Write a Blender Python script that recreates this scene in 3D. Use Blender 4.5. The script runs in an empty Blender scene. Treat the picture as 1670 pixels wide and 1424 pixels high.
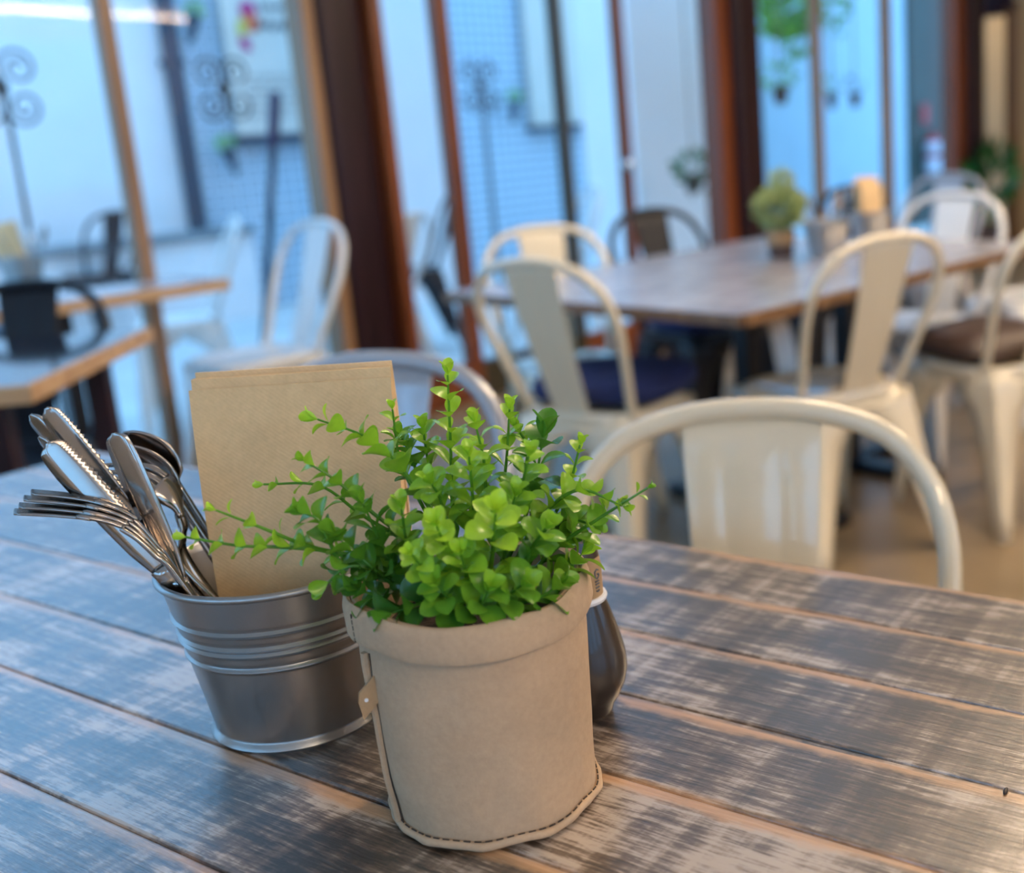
import bpy, bmesh, math, random
from mathutils import Vector, Matrix, noise
R = math.radians
C = bpy.context.scene.collection
sc = bpy.context.scene

# ------------------------------------------------------------------ camera
F_PX, PITCH, ROLL, CX, CY, H = 1907.5, 0.229827, -0.06755, 1087.26, 661.45, 1.13055
FW = Vector((0, math.cos(PITCH), -math.sin(PITCH)))
UP0 = Vector((0, math.sin(PITCH), math.cos(PITCH)))
RT0 = Vector((1, 0, 0))
RT = math.cos(ROLL) * RT0 + math.sin(ROLL) * UP0
UP = -math.sin(ROLL) * RT0 + math.cos(ROLL) * UP0
EYE = Vector((0, 0, H))
cam_d = bpy.data.cameras.new('camera')
cam = bpy.data.objects.new('camera', cam_d)
C.objects.link(cam)
m = Matrix((RT, UP, -FW)).transposed().to_4x4()
m.translation = EYE
cam.matrix_world = m
cam_d.sensor_width = 36
cam_d.sensor_fit = 'HORIZONTAL'
cam_d.lens = F_PX / 1670 * 36
cam_d.shift_x = (835 - CX) / 1670
cam_d.shift_y = (CY - 712) / 1670
cam_d.clip_start = 0.05
cam_d.dof.use_dof = True
cam_d.dof.focus_distance = 0.705
cam_d.dof.aperture_fstop = 4.2
sc.camera = cam

# ------------------------------------------------------------------ world, exposure
SKY = (0.26, 0.58, 1.0)
SKY_STRENGTH = 1.5
LAMP_COL = (1.0, 0.72, 0.43)
LAMP_STRENGTH = 46.0
w = bpy.data.worlds.new('sky')
sc.world = w
w.use_nodes = True
bg = w.node_tree.nodes['Background']
bg.inputs[0].default_value = (*SKY, 1)
bg.inputs[1].default_value = SKY_STRENGTH
sc.view_settings.view_transform = 'Standard'
sc.view_settings.look = 'None'
sc.view_settings.gamma = 1
sc.view_settings.exposure = 1.02
sc.cycles.transparent_max_bounces = 16


# ------------------------------------------------------------------ measuring helpers
def ray(px, py):
    return FW + (px - CX) / F_PX * RT - (py - CY) / F_PX * UP
def PZ(px, py, z):
    d = ray(px, py)
    return EYE + d * ((z - H) / d.z)
def PY(px, py, y):
    d = ray(px, py)
    return EYE + d * (y / d.y)

# frames: glass wall (u along it, v into the room); near table (t along planks, n to the far side); back table (e1, e2)
GU = Vector((0.643, 0.766, 0)); GV = Vector((0.766, -0.643, 0)); P0 = Vector((-0.857, 5.23, 0))
GA = math.atan2(0.766, 0.643)
def G(u, v, z=0.0):
    return P0 + GU * u + GV * v + Vector((0, 0, z))
def PG(px, py, v):
    d = ray(px, py)
    t = (v - (EYE - P0).dot(GV)) / d.dot(GV)
    X = EYE + d * t
    return ((X - P0).dot(GU), X.z)
TH = R(-33.86); TT = Vector((math.cos(TH), math.sin(TH), 0)); TN = Vector((-TT.y, TT.x, 0)); TO = Vector((-0.073, 1.0905, 0))
BA = R(45.59); E1 = Vector((math.cos(BA), math.sin(BA), 0)); E2 = Vector((-E1.y, E1.x, 0)); B0 = Vector((0.183, 2.608, 0))


# ------------------------------------------------------------------ materials
def newmat(name):
    mt = bpy.data.materials.new(name)
    mt.use_nodes = True
    nt = mt.node_tree
    return mt, nt, nt.nodes['Principled BSDF']
def N(nt, kind, **kw):
    n = nt.nodes.new(kind)
    for k, v in kw.items():
        if k in n.inputs.keys() if isinstance(k, str) else False:
            n.inputs[k].default_value = v
        else:
            setattr(n, k, v)
    return n
def ramp(nt, fac, stops):
    r = nt.nodes.new('ShaderNodeValToRGB')
    el = r.color_ramp.elements
    el[0].position, el[0].color = stops[0][0], (*stops[0][1], 1)
    el[1].position, el[1].color = stops[-1][0], (*stops[-1][1], 1)
    for p, c in stops[1:-1]:
        e = el.new(p); e.color = (*c, 1)
    nt.links.new(fac, r.inputs[0])
    return r.outputs[0]
def coords(nt, scale=(1, 1, 1), rot=(0, 0, 0)):
    tc = nt.nodes.new('ShaderNodeTexCoord'); mp = nt.nodes.new('ShaderNodeMapping')
    mp.inputs['Scale'].default_value = scale
    mp.inputs['Rotation'].default_value = rot
    nt.links.new(tc.outputs['Object'], mp.inputs[0])
    return mp.outputs[0]
def noise_tex(nt, vec, scale, detail=4, rough=0.55):
    n = nt.nodes.new('ShaderNodeTexNoise')
    n.inputs['Scale'].default_value = scale
    n.inputs['Detail'].default_value = detail
    n.inputs['Roughness'].default_value = rough
    if vec is not None: nt.links.new(vec, n.inputs['Vector'])
    return n.outputs[0]
def bump(nt, b, h, strength, dist=0.002):
    bp = nt.nodes.new('ShaderNodeBump')
    bp.inputs['Strength'].default_value = strength
    bp.inputs['Distance'].default_value = dist
    nt.links.new(h, bp.inputs['Height'])
    nt.links.new(bp.outputs[0], b.inputs['Normal'])
    return bp
def simple(name, col, rough=0.5, metal=0.0, var=0.12, scale=12, bmp=0.0, bscale=None, coat=0.0, stretch=(1, 1, 1), spec=0.5):
    mt, nt, b = newmat(name)
    v = coords(nt, stretch)
    f = noise_tex(nt, v, scale)
    lo = tuple(max(0, c * (1 - var)) for c in col); hi = tuple(min(1, c * (1 + var)) for c in col)
    nt.links.new(ramp(nt, f, [(0.3, lo), (0.7, hi)]), b.inputs['Base Color'])
    b.inputs['Roughness'].default_value = rough
    b.inputs['Metallic'].default_value = metal
    b.inputs['Coat Weight'].default_value = coat
    b.inputs['Specular IOR Level'].default_value = spec
    if bmp: bump(nt, b, noise_tex(nt, v, bscale or scale * 6), bmp)
    return mt
def emit(name, col, s):
    mt, nt, b = newmat(name)
    b.inputs['Base Color'].default_value = (0.9, 0.9, 0.9, 1)
    b.inputs['Emission Color'].default_value = (*col, 1)
    b.inputs['Emission Strength'].default_value = s
    return mt
def wood(name, dark, light, rough=0.4, axis=2, scale=9, coat=0.2):
    mt, nt, b = newmat(name)
    st = [14, 14, 14]; st[axis] = 1.0
    v = coords(nt, tuple(st))
    f = noise_tex(nt, v, scale / 6, 6)
    nt.links.new(ramp(nt, f, [(0.3, dark), (0.7, light)]), b.inputs['Base Color'])
    b.inputs['Roughness'].default_value = rough
    b.inputs['Coat Weight'].default_value = coat
    b.inputs['Coat Roughness'].default_value = 0.25
    bump(nt, b, f, 0.15)
    return mt

M = {}
M['cream'] = simple('cream_enamel', (0.78, 0.685, 0.50), 0.25, 0, 0.02, 5, coat=1.0)
M['white'] = simple('white_enamel', (0.78, 0.78, 0.76), 0.25, 0, 0.03, 5, coat=0.5)
M['steelpaint'] = simple('grey_enamel', (0.42, 0.43, 0.46), 0.25, 0.3, 0.04, 5, coat=0.4)
M['black'] = simple('black_enamel', (0.008, 0.010, 0.016), 0.3, 0, 0.1, 8, coat=0.0, spec=0.35)
M['navy'] = simple('navy_fabric', (0.014, 0.026, 0.11), 0.85, 0, 0.3, 60, 0.3, 300)
M['brownfab'] = simple('brown_leatherette', (0.055, 0.032, 0.025), 0.45, 0, 0.2, 30, 0.3, 200)
M['iron'] = simple('dark_iron', (0.03, 0.022, 0.02), 0.5, 0.3, 0.2, 20)
M['bluesteel'] = simple('dark_blue_paint', (0.025, 0.05, 0.085), 0.45, 0, 0.1, 8)
M['frame_red'] = wood('red_brown_stained_wood', (0.12, 0.028, 0.008), (0.25, 0.065, 0.018))
M['frame_dark'] = wood('dark_plum_stained_wood', (0.014, 0.005, 0.008), (0.030, 0.010, 0.016), 0.42, coat=0.0)
M['frame_dark'].node_tree.nodes['Principled BSDF'].inputs['Specular IOR Level'].default_value = 0.3
M['frame_tan'] = wood('tan_stained_wood', (0.22, 0.115, 0.055), (0.36, 0.20, 0.10))
M['frame_olive'] = wood('dark_olive_timber', (0.03, 0.025, 0.014), (0.06, 0.05, 0.03))
M['frame_brown'] = wood('mid_brown_timber', (0.13, 0.06, 0.022), (0.24, 0.125, 0.05))
M['wall_back'] = simple('tan_render', (0.42, 0.29, 0.15), 0.7, 0, 0.06, 2)
M['edge_wood'] = wood('light_edge_timber', (0.42, 0.25, 0.12), (0.62, 0.41, 0.22), 0.45, axis=0)
M['wall_out'] = simple('white_render', (0.80, 0.82, 0.84), 0.8, 0, 0.03, 3, 0.1, 80)
M['cap_grey'] = simple('grey_coping', (0.22, 0.25, 0.27), 0.8, 0, 0.1, 4)
M['col_white'] = simple('bright_white_render', (0.90, 0.90, 0.92), 0.7, 0, 0.02, 3)
M['siding'] = simple('pale_blue_render', (0.46, 0.60, 0.68), 0.7, 0, 0.04, 3)
M['teal_panel'] = simple('teal_grey_panel', (0.045, 0.06, 0.055), 0.6, 0, 0.1, 4)
M['brown_panel'] = simple('brown_grey_panel', (0.075, 0.058, 0.05), 0.6, 0, 0.1, 4)
M['ground'] = simple('pale_paving', (0.58, 0.60, 0.60), 0.8, 0, 0.12, 2, 0.1, 40)
M['ceiling'] = simple('ceiling_paint', (0.86, 0.85, 0.83), 0.8, 0, 0.04, 2)
M['wall_in'] = simple('pale_wall_paint', (0.74, 0.69, 0.62), 0.7, 0, 0.05, 2)
M['wall_cream'] = simple('cream_wall_paint', (0.78, 0.66, 0.45), 0.7, 0, 0.04, 2)
M['poster'] = simple('cream_sign_board', (0.74, 0.68, 0.60), 0.7, 0, 0.05, 4)
M['ink'] = simple('dark_lettering', (0.10, 0.11, 0.13), 0.7, 0, 0.1, 5)
M['pink'] = simple('magenta_paint', (0.52, 0.02, 0.20), 0.6, 0, 0.05, 5)
M['orange'] = simple('orange_paint', (0.75, 0.16, 0.07), 0.6, 0, 0.05, 5)
M['yellow'] = simple('yellow_paint', (0.72, 0.60, 0.10), 0.6, 0, 0.05, 5)
M['red'] = simple('signal_red', (0.55, 0.02, 0.03), 0.4, 0, 0.05, 5)
M['label_white'] = simple('white_label', (0.75, 0.72, 0.85), 0.5, 0, 0.05, 5)
M['leafout'] = simple('green_foliage', (0.20, 0.48, 0.07), 0.5, 0, 0.4, 20)
M['leafgrey'] = simple('sage_foliage', (0.42, 0.50, 0.22), 0.6, 0, 0.35, 30)
M['leafdark'] = simple('deep_green_leaf', (0.03, 0.16, 0.04), 0.4, 0, 0.3, 20)
M['terracotta'] = simple('dark_planter', (0.07, 0.045, 0.04), 0.6, 0, 0.2, 10)
M['soil'] = simple('dark_soil', (0.045, 0.028, 0.018), 0.9, 0, 0.5, 120, 0.8, 200)
M['twine'] = simple('cord', (0.20, 0.16, 0.12), 0.8, 0, 0.1, 20)
M['lampbody'] = simple('white_metal_housing', (0.7, 0.7, 0.7), 0.4, 0, 0.03, 5)
M['diffuser'] = emit('lamp_diffuser', LAMP_COL, LAMP_STRENGTH)
M['ceiling_glow'] = emit('added_ceiling_glow', (1.0, 0.88, 0.76), 19.0)  # added emission that brightens the ceiling and its reflection in the table
M['chrome'] = simple('chrome', (0.75, 0.75, 0.75), 0.12, 1, 0.03, 5)

def floor_mat():
    mt, nt, b = newmat('polished_concrete')
    v = coords(nt)
    f = noise_tex(nt, v, 1.6, 8, 0.65)
    nt.links.new(ramp(nt, f, [(0.3, (0.17, 0.12, 0.065)), (0.55, (0.26, 0.19, 0.11)), (0.75, (0.35, 0.27, 0.165))]), b.inputs['Base Color'])
    b.inputs['Roughness'].default_value = 0.32
    bump(nt, b, noise_tex(nt, v, 40), 0.05)
    return mt
M['floor'] = floor_mat()

def tile_mat():
    mt, nt, b = newmat('small_white_tiles')
    tc = nt.nodes.new('ShaderNodeTexCoord')
    br = nt.nodes.new('ShaderNodeTexBrick')
    br.offset = 0.0
    br.inputs['Color1'].default_value = (0.60, 0.74, 0.84, 1)
    br.inputs['Color2'].default_value = (0.56, 0.71, 0.82, 1)
    br.inputs['Mortar'].default_value = (0.18, 0.27, 0.36, 1)
    br.inputs['Scale'].default_value = 1.0
    br.inputs['Mortar Size'].default_value = 0.009
    br.inputs['Brick Width'].default_value = 0.10
    br.inputs['Row Height'].default_value = 0.085
    sx = nt.nodes.new('ShaderNodeSeparateXYZ'); cb = nt.nodes.new('ShaderNodeCombineXYZ')
    nt.links.new(tc.outputs['Object'], sx.inputs[0])
    nt.links.new(sx.outputs[0], cb.inputs[0]); nt.links.new(sx.outputs[2], cb.inputs[1])
    nt.links.new(cb.outputs[0], br.inputs['Vector'])
    nt.links.new(br.outputs['Color'], b.inputs['Base Color'])
    b.inputs['Roughness'].default_value = 0.3
    return mt
M['tile'] = tile_mat()

def glass_mat():
    mt = bpy.data.materials.new('window_glass'); mt.use_nodes = True
    nt = mt.node_tree; nt.nodes.clear()
    out = nt.nodes.new('ShaderNodeOutputMaterial'); mix = nt.nodes.new('ShaderNodeMixShader')
    tr = nt.nodes.new('ShaderNodeBsdfTransparent'); gl = nt.nodes.new('ShaderNodeBsdfGlossy')
    fr = nt.nodes.new('ShaderNodeFresnel'); fr.inputs[0].default_value = 1.45
    tr.inputs[0].default_value = (0.93, 0.97, 0.98, 1); gl.inputs['Roughness'].default_value = 0.0
    nt.links.new(fr.outputs[0], mix.inputs[0]); nt.links.new(tr.outputs[0], mix.inputs[1])
    nt.links.new(gl.outputs[0], mix.inputs[2]); nt.links.new(mix.outputs[0], out.inputs[0])
    return mt
M['glass'] = glass_mat()

def plank_mat(name, grey_lo, grey_mid, grey_hi, worn, pitch, edge=1.0):
    """weathered reclaimed boards: local x along the boards, y across; worn pale arrises along each joint"""
    mt, nt, b = newmat(name)
    L = nt.links.new
    tc = nt.nodes.new('ShaderNodeTexCoord')
    sep = nt.nodes.new('ShaderNodeSeparateXYZ'); L(tc.outputs['Object'], sep.inputs[0])
    def math_(op, a, c=None):
        n = nt.nodes.new('ShaderNodeMath'); n.operation = op
        for i, q in enumerate((a, c)):
            if q is None: continue
            if isinstance(q, (int, float)): n.inputs[i].default_value = q
            else: L(q, n.inputs[i])
        return n.outputs[0]
    row = math_('DIVIDE', sep.outputs[1], pitch)
    idx = math_('FLOOR', row)
    fr = math_('SUBTRACT', row, idx)
    wn = nt.nodes.new('ShaderNodeTexWhiteNoise'); wn.noise_dimensions = '1D'; L(idx, wn.inputs['W'])
    # shift each board's pattern
    off = nt.nodes.new('ShaderNodeCombineXYZ')
    L(math_('MULTIPLY', wn.outputs[0], 17.0), off.inputs[0]); L(math_('MULTIPLY', idx, 0.37), off.inputs[1])
    add = nt.nodes.new('ShaderNodeVectorMath'); add.operation = 'ADD'
    L(tc.outputs['Object'], add.inputs[0]); L(off.outputs[0], add.inputs[1])
    def mapped(sx, sy):
        mp = nt.nodes.new('ShaderNodeMapping'); mp.inputs['Scale'].default_value = (sx, sy, 1)
        L(add.outputs[0], mp.inputs[0]); return mp.outputs[0]
    grain = noise_tex(nt, mapped(9, 190), 1.0, 5, 0.7)
    fine = noise_tex(nt, mapped(55, 520), 1.0, 4, 0.7)
    blotch = noise_tex(nt, mapped(9, 22), 1.0, 6, 0.6)
    saw = noise_tex(nt, mapped(75, 3), 1.0, 4, 0.6)
    saw2 = noise_tex(nt, mapped(14, 1.5), 1.0, 3, 0.6)
    tone = math_('ADD', math_('MULTIPLY', grain, 0.5), math_('MULTIPLY', blotch, 0.62))
    tone = math_('ADD', tone, math_('MULTIPLY', saw, 0.30))
    tone = math_('ADD', tone, math_('MULTIPLY', saw2, 0.26))
    tone = math_('ADD', tone, math_('MULTIPLY', wn.outputs[0], 0.07))
    tone = math_('ADD', tone, math_('MULTIPLY', fine, 0.40))
    tone = math_('SUBTRACT', tone, 0.56)
    base = ramp(nt, tone, [(0.41, grey_lo), (0.525, grey_mid), (0.625, grey_hi)])
    # worn arris: distance from joint with ragged border
    d = math_('MINIMUM', fr, math_('SUBTRACT', 1.0, fr))
    rag = noise_tex(nt, mapped(16, 30), 1.0, 5, 0.7)
    rag2 = noise_tex(nt, mapped(5, 4), 1.0, 2, 0.5)
    thr = math_('ADD', math_('MULTIPLY', math_('SUBTRACT', rag, 0.5), 0.22 * edge), math_('MULTIPLY', math_('SUBTRACT', rag2, 0.47), 0.22 * edge))
    thr = math_('ADD', thr, 0.06 * edge)
    mrng = nt.nodes.new('ShaderNodeMapRange'); mrng.inputs['From Min'].default_value = -0.02; mrng.inputs['From Max'].default_value = 0.05
    L(math_('SUBTRACT', thr, d), mrng.inputs['Value'])
    mx = nt.nodes.new('ShaderNodeMix'); mx.data_type = 'RGBA'
    L(math_('MULTIPLY', mrng.outputs[0], 0.85), mx.inputs[0]); L(base, mx.inputs[6])
    wcol = ramp(nt, grain, [(0.3, tuple(c * 0.7 for c in worn)), (0.65, worn)])
    L(wcol, mx.inputs[7])
    # long dark cracks
    ck = noise_tex(nt, mapped(3.0, 75), 1.0, 2, 0.5)
    ckm = nt.nodes.new('ShaderNodeMapRange'); ckm.inputs['From Min'].default_value = 0.665; ckm.inputs['From Max'].default_value = 0.70
    L(ck, ckm.inputs['Value'])
    mx2 = nt.nodes.new('ShaderNodeMix'); mx2.data_type = 'RGBA'
    L(math_('MULTIPLY', ckm.outputs[0], 0.8), mx2.inputs[0]); L(mx.outputs[2], mx2.inputs[6])
    mx2.inputs[7].default_value = (0.02, 0.015, 0.012, 1)
    L(mx2.outputs[2], b.inputs['Base Color'])
    rr = nt.nodes.new('ShaderNodeMapRange'); rr.inputs['To Min'].default_value = 0.44; rr.inputs['To Max'].default_value = 0.27
    L(blotch, rr.inputs['Value']); L(rr.outputs[0], b.inputs['Roughness'])
    b.inputs['IOR'].default_value = 1.5
    b.inputs['Coat Weight'].default_value = 1.0
    b.inputs['Coat Roughness'].default_value = 0.2
    b.inputs['Coat IOR'].default_value = 2.1
    hsum = math_('ADD', math_('MULTIPLY', grain, 0.8), math_('ADD', math_('MULTIPLY', fine, 0.5), math_('MULTIPLY', saw, 0.25)))
    bp = bump(nt, b, hsum, 0.5, 0.0013)
    L(bp.outputs[0], b.inputs['Coat Normal'])
    return mt
M['planks'] = plank_mat('reclaimed_planks', (0.014, 0.008, 0.005), (0.14, 0.092, 0.060), (0.50, 0.41, 0.33), (0.68, 0.38, 0.18), 0.09)
M['planks_back'] = plank_mat('grey_reclaimed_planks', (0.24, 0.235, 0.27), (0.40, 0.39, 0.44), (0.52, 0.51, 0.57), (0.45, 0.41, 0.40), 0.11, 0.6)  # pale bluish greys stand in for the bright window's reflection

def kraft_mat(name, col, rough=0.8, quilt=False):
    mt, nt, b = newmat(name)
    v = coords(nt)
    big = noise_tex(nt, v, 22, 4); small = noise_tex(nt, v, 260, 5, 0.7)
    mixn = nt.nodes.new('ShaderNodeMath'); mixn.operation = 'ADD'
    mu = nt.nodes.new('ShaderNodeMath'); mu.operation = 'MULTIPLY'; mu.inputs[1].default_value = 0.45
    nt.links.new(small, mu.inputs[0]); nt.links.new(mu.outputs[0], mixn.inputs[0])
    mu2 = nt.nodes.new('ShaderNodeMath'); mu2.operation = 'MULTIPLY'; mu2.inputs[1].default_value = 0.55
    nt.links.new(big, mu2.inputs[0]); nt.links.new(mu2.outputs[0], mixn.inputs[1])
    nt.links.new(ramp(nt, mixn.outputs[0], [(0.3, tuple(c * 0.84 for c in col)), (0.7, tuple(min(1, c * 1.12) for c in col))]), b.inputs['Base Color'])
    b.inputs['Roughness'].default_value = rough
    b.inputs['Specular IOR Level'].default_value = 0.25
    if quilt:
        wv = nt.nodes.new('ShaderNodeTexWave'); wv.wave_type = 'BANDS'; wv.bands_direction = 'X'
        wv.inputs['Scale'].default_value = 130; wv.inputs['Distortion'].default_value = 1.2; wv.inputs['Detail'].default_value = 2
        v2 = coords(nt, (1, 1, 1), (0, R(52), 0)); nt.links.new(v2, wv.inputs['Vector'])
        ad = nt.nodes.new('ShaderNodeMath'); ad.operation = 'MULTIPLY_ADD'; ad.inputs[1].default_value = 0.5
        nt.links.new(wv.outputs[1], ad.inputs[0]); nt.links.new(small, ad.inputs[2])
        bump(nt, b, ad.outputs[0], 0.22, 0.0006)
    else:
        bump(nt, b, mixn.outputs[0], 0.35, 0.0022)
    return mt
M['kraft'] = kraft_mat('washable_kraft_paper', (0.50, 0.35, 0.222))
M['kraft_tab'] = kraft_mat('tan_tab', (0.40, 0.26, 0.14))
M['napkin'] = kraft_mat('brown_paper_napkin', (0.74, 0.52, 0.28), 0.9, True)
M['galv'] = simple('galvanised_steel', (0.40, 0.395, 0.385), 0.34, 1, 0.10, 14, 0.06, 300)
M['cutlery'] = simple('stainless_steel', (0.42, 0.38, 0.35), 0.16, 1, 0.06, 30)
M['thread'] = simple('dark_thread', (0.05, 0.035, 0.025), 0.9)
M['bottle'] = simple('dark_brown_glaze', (0.028, 0.018, 0.013), 0.28, 0, 0.2, 20, coat=0.3)
M['ring'] = simple('white_ring', (0.8, 0.8, 0.82), 0.3)

def leaf_mat():
    mt = bpy.data.materials.new('box_leaf'); mt.use_nodes = True
    nt = mt.node_tree; b = nt.nodes['Principled BSDF']; out = nt.nodes['Material Output']
    at = nt.nodes.new('ShaderNodeAttribute'); at.attribute_name = 'age'
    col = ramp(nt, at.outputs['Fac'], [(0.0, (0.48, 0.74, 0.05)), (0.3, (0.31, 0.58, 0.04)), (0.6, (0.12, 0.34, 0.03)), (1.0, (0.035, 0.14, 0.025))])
    v = coords(nt); f = noise_tex(nt, v, 160, 3)
    mx = nt.nodes.new('ShaderNodeMix'); mx.data_type = 'RGBA'; mx.blend_type = 'MULTIPLY'; mx.inputs[0].default_value = 0.5
    nt.links.new(col, mx.inputs[6]); nt.links.new(ramp(nt, f, [(0.3, (0.72, 0.75, 0.6)), (0.7, (1, 1, 1))]), mx.inputs[7])
    nt.links.new(mx.outputs[2], b.inputs['Base Color'])
    b.inputs['Roughness'].default_value = 0.24
    tl = nt.nodes.new('ShaderNodeBsdfTranslucent'); nt.links.new(mx.outputs[2], tl.inputs[0])
    ms = nt.nodes.new('ShaderNodeMixShader'); ms.inputs[0].default_value = 0.28
    nt.links.new(b.outputs[0], ms.inputs[1]); nt.links.new(tl.outputs[0], ms.inputs[2]); nt.links.new(ms.outputs[0], out.inputs[0])
    return mt
M['leaf'] = leaf_mat()


# ------------------------------------------------------------------ object helpers
def tag(o, label=None, cat=None, group=None, kind=None):
    if label: o['label'] = label
    if cat: o['category'] = cat
    if group: o['group'] = group
    if kind: o['kind'] = kind
    return o
def thing(name, label, cat, loc=(0, 0, 0), rz=0.0, group=None, scale=1.0):
    o = bpy.data.objects.new(name, None); C.objects.link(o)
    o.empty_display_size = 0.05
    o.location = loc; o.rotation_euler = (0, 0, rz); o.scale = (scale,) * 3
    return tag(o, label, cat, group)
def obj(name, bm, mat, parent=None, smooth=True, thick=None, bev=None, mats=None, sub=0):
    me = bpy.data.meshes.new(name)
    bmesh.ops.recalc_face_normals(bm, faces=bm.faces[:])
    bm.to_mesh(me); bm.free()
    for mm in (mats or [mat]): me.materials.append(M[mm] if isinstance(mm, str) else mm)
    o = bpy.data.objects.new(name, me); C.objects.link(o)
    if smooth:
        for p in me.polygons: p.use_smooth = True
        me.set_sharp_from_angle(angle=R(42))
    if sub:
        s = o.modifiers.new('subdivision', 'SUBSURF'); s.levels = sub; s.render_levels = sub
    if thick:
        s = o.modifiers.new('solidify', 'SOLIDIFY'); s.thickness = thick; s.offset = 0
    if bev:
        s = o.modifiers.new('bevel', 'BEVEL'); s.width = bev; s.segments = 2; s.limit_method = 'ANGLE'
    if parent is not None: o.parent = parent
    return o
def BM(): return bmesh.new()
def box(bm, c, s, rz=0.0, mat=0):
    """box with centre c, full size s, turned rz about z"""
    r = bmesh.ops.create_cube(bm, size=1.0)
    mt = Matrix.Translation(Vector(c)) @ Matrix.Rotation(rz, 4, 'Z') @ Matrix.Diagonal((*s, 1))
    bmesh.ops.transform(bm, matrix=mt, verts=r['verts'])
    for f in {f for v in r['verts'] for f in v.link_faces}: f.material_index = mat
    return r['verts']
def catmull(pts, n):
    P = [Vector(p) for p in pts]
    P = [P[0] * 2 - P[1]] + P + [P[-1] * 2 - P[-2]]
    out = []
    segs = len(P) - 3
    for i in range(n + 1):
        t = i / n * segs; k = min(int(t), segs - 1); t -= k
        a, b, c, d = P[k:k + 4]
        out.append(0.5 * ((2 * b) + (c - a) * t + (2 * a - 5 * b + 4 * c - d) * t * t + (3 * b - a - 3 * c + d) * t ** 3))
    return out
def lerp_list(vals, t):
    x = t * (len(vals) - 1); k = min(int(x), len(vals) - 2)
    return vals[k] + (vals[k + 1] - vals[k]) * (x - k)
def tube(bm, pts, rad, seg=8, caps=True):
    n = len(pts); rings = []
    prev = None
    for i, p in enumerate(pts):
        p = Vector(p)
        d = (Vector(pts[min(i + 1, n - 1)]) - Vector(pts[max(i - 1, 0)]))
        if d.length < 1e-9: d = Vector((0, 0, 1))
        d.normalize()
        if prev is None:
            a = d.orthogonal().normalized()
        else:
            a = (prev - d * prev.dot(d))
            a = a.normalized() if a.length > 1e-6 else d.orthogonal().normalized()
        prev = a; b = d.cross(a)
        r = rad[i] if isinstance(rad, (list, tuple)) else rad
        rings.append([bm.verts.new(p + (a * math.cos(k * 2 * math.pi / seg) + b * math.sin(k * 2 * math.pi / seg)) * r) for k in range(seg)])
    for i in range(n - 1):
        for k in range(seg):
            bm.faces.new((rings[i][k], rings[i][(k + 1) % seg], rings[i + 1][(k + 1) % seg], rings[i + 1][k]))
    if caps:
        bm.faces.new(rings[0][::-1]); bm.faces.new(rings[-1])
    return rings
def lathe(bm, prof, seg=48, center=(0, 0, 0), fn=None, close_top=False, close_bottom=False):
    rings = []
    for j, (r, z) in enumerate(prof):
        ring = []
        for k in range(seg):
            a = 2 * math.pi * k / seg
            p = Vector((r * math.cos(a), r * math.sin(a), z))
            if fn: p = fn(p, a, j)
            ring.append(bm.verts.new(p + Vector(center)))
        rings.append(ring)
    for j in range(len(prof) - 1):
        for k in range(seg):
            bm.faces.new((rings[j][k], rings[j][(k + 1) % seg], rings[j + 1][(k + 1) % seg], rings[j + 1][k]))
    if close_bottom: bm.faces.new(rings[0][::-1])
    if close_top: bm.faces.new(rings[-1])
    return rings
def ribbon(bm, pts, widths, side, n=24, arch=0.0, saw=None):
    """flat strip along pts (smoothed); widths half-width list; side = width direction; arch lifts the middle"""
    P = catmull(pts, n); rows = []
    for i, p in enumerate(P):
        t = i / n
        d = (P[min(i + 1, n)] - P[max(i - 1, 0)]).normalized()
        s = (side - d * side.dot(d)).normalized(); nn = d.cross(s)
        hw = lerp_list(widths, t)
        e = 0.0
        if saw and saw[0] < t < saw[1] and i % 2: e = saw[2]
        rows.append([bm.verts.new(p - s * hw), bm.verts.new(p - s * hw * 0.4 + nn * arch), bm.verts.new(p + s * (hw * 0.4) + nn * arch), bm.verts.new(p + s * (hw - e))])
    for i in range(n):
        for k in range(3):
            bm.faces.new((rows[i][k], rows[i][k + 1], rows[i + 1][k + 1], rows[i + 1][k]))
    return rows


# ================================================================== SETTING
ROOM_U0, ROOM_U1, ROOM_V1, CEIL = -6.5, 5.45, 8.6, 3.2
def slab(name, u0, u1, v0, v1, z0, z1, mat, kind='structure', parent=None):
    """box aligned with the glass wall; origin at its centre foot"""
    bm = BM(); box(bm, (0, 0, (z1 - z0) / 2), (u1 - u0, v1 - v0, z1 - z0))
    o = obj(name, bm, mat, parent, smooth=False)
    o.location = G((u0 + u1) / 2, (v0 + v1) / 2, z0); o.rotation_euler = (0, 0, GA)
    if parent is None and kind: o['kind'] = kind
    return o
def slabv(u0, u1, va, vb): return (u0, u1, min(va, vb), max(va, vb))
# local y of these slabs runs along -GV (left-handed with v), so boxes are symmetric and safe
slab('floor', ROOM_U0, ROOM_U1 + 1.5, -0.12, ROOM_V1, -0.1, 0.0, 'floor')
slab('ground', -9, 16, -9.0, -0.12, -0.14, -0.04, 'ground')
slab('ceiling', ROOM_U0, ROOM_U1 + 1.5, -0.12, ROOM_V1, CEIL, CEIL + 0.1, 'ceiling')

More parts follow.
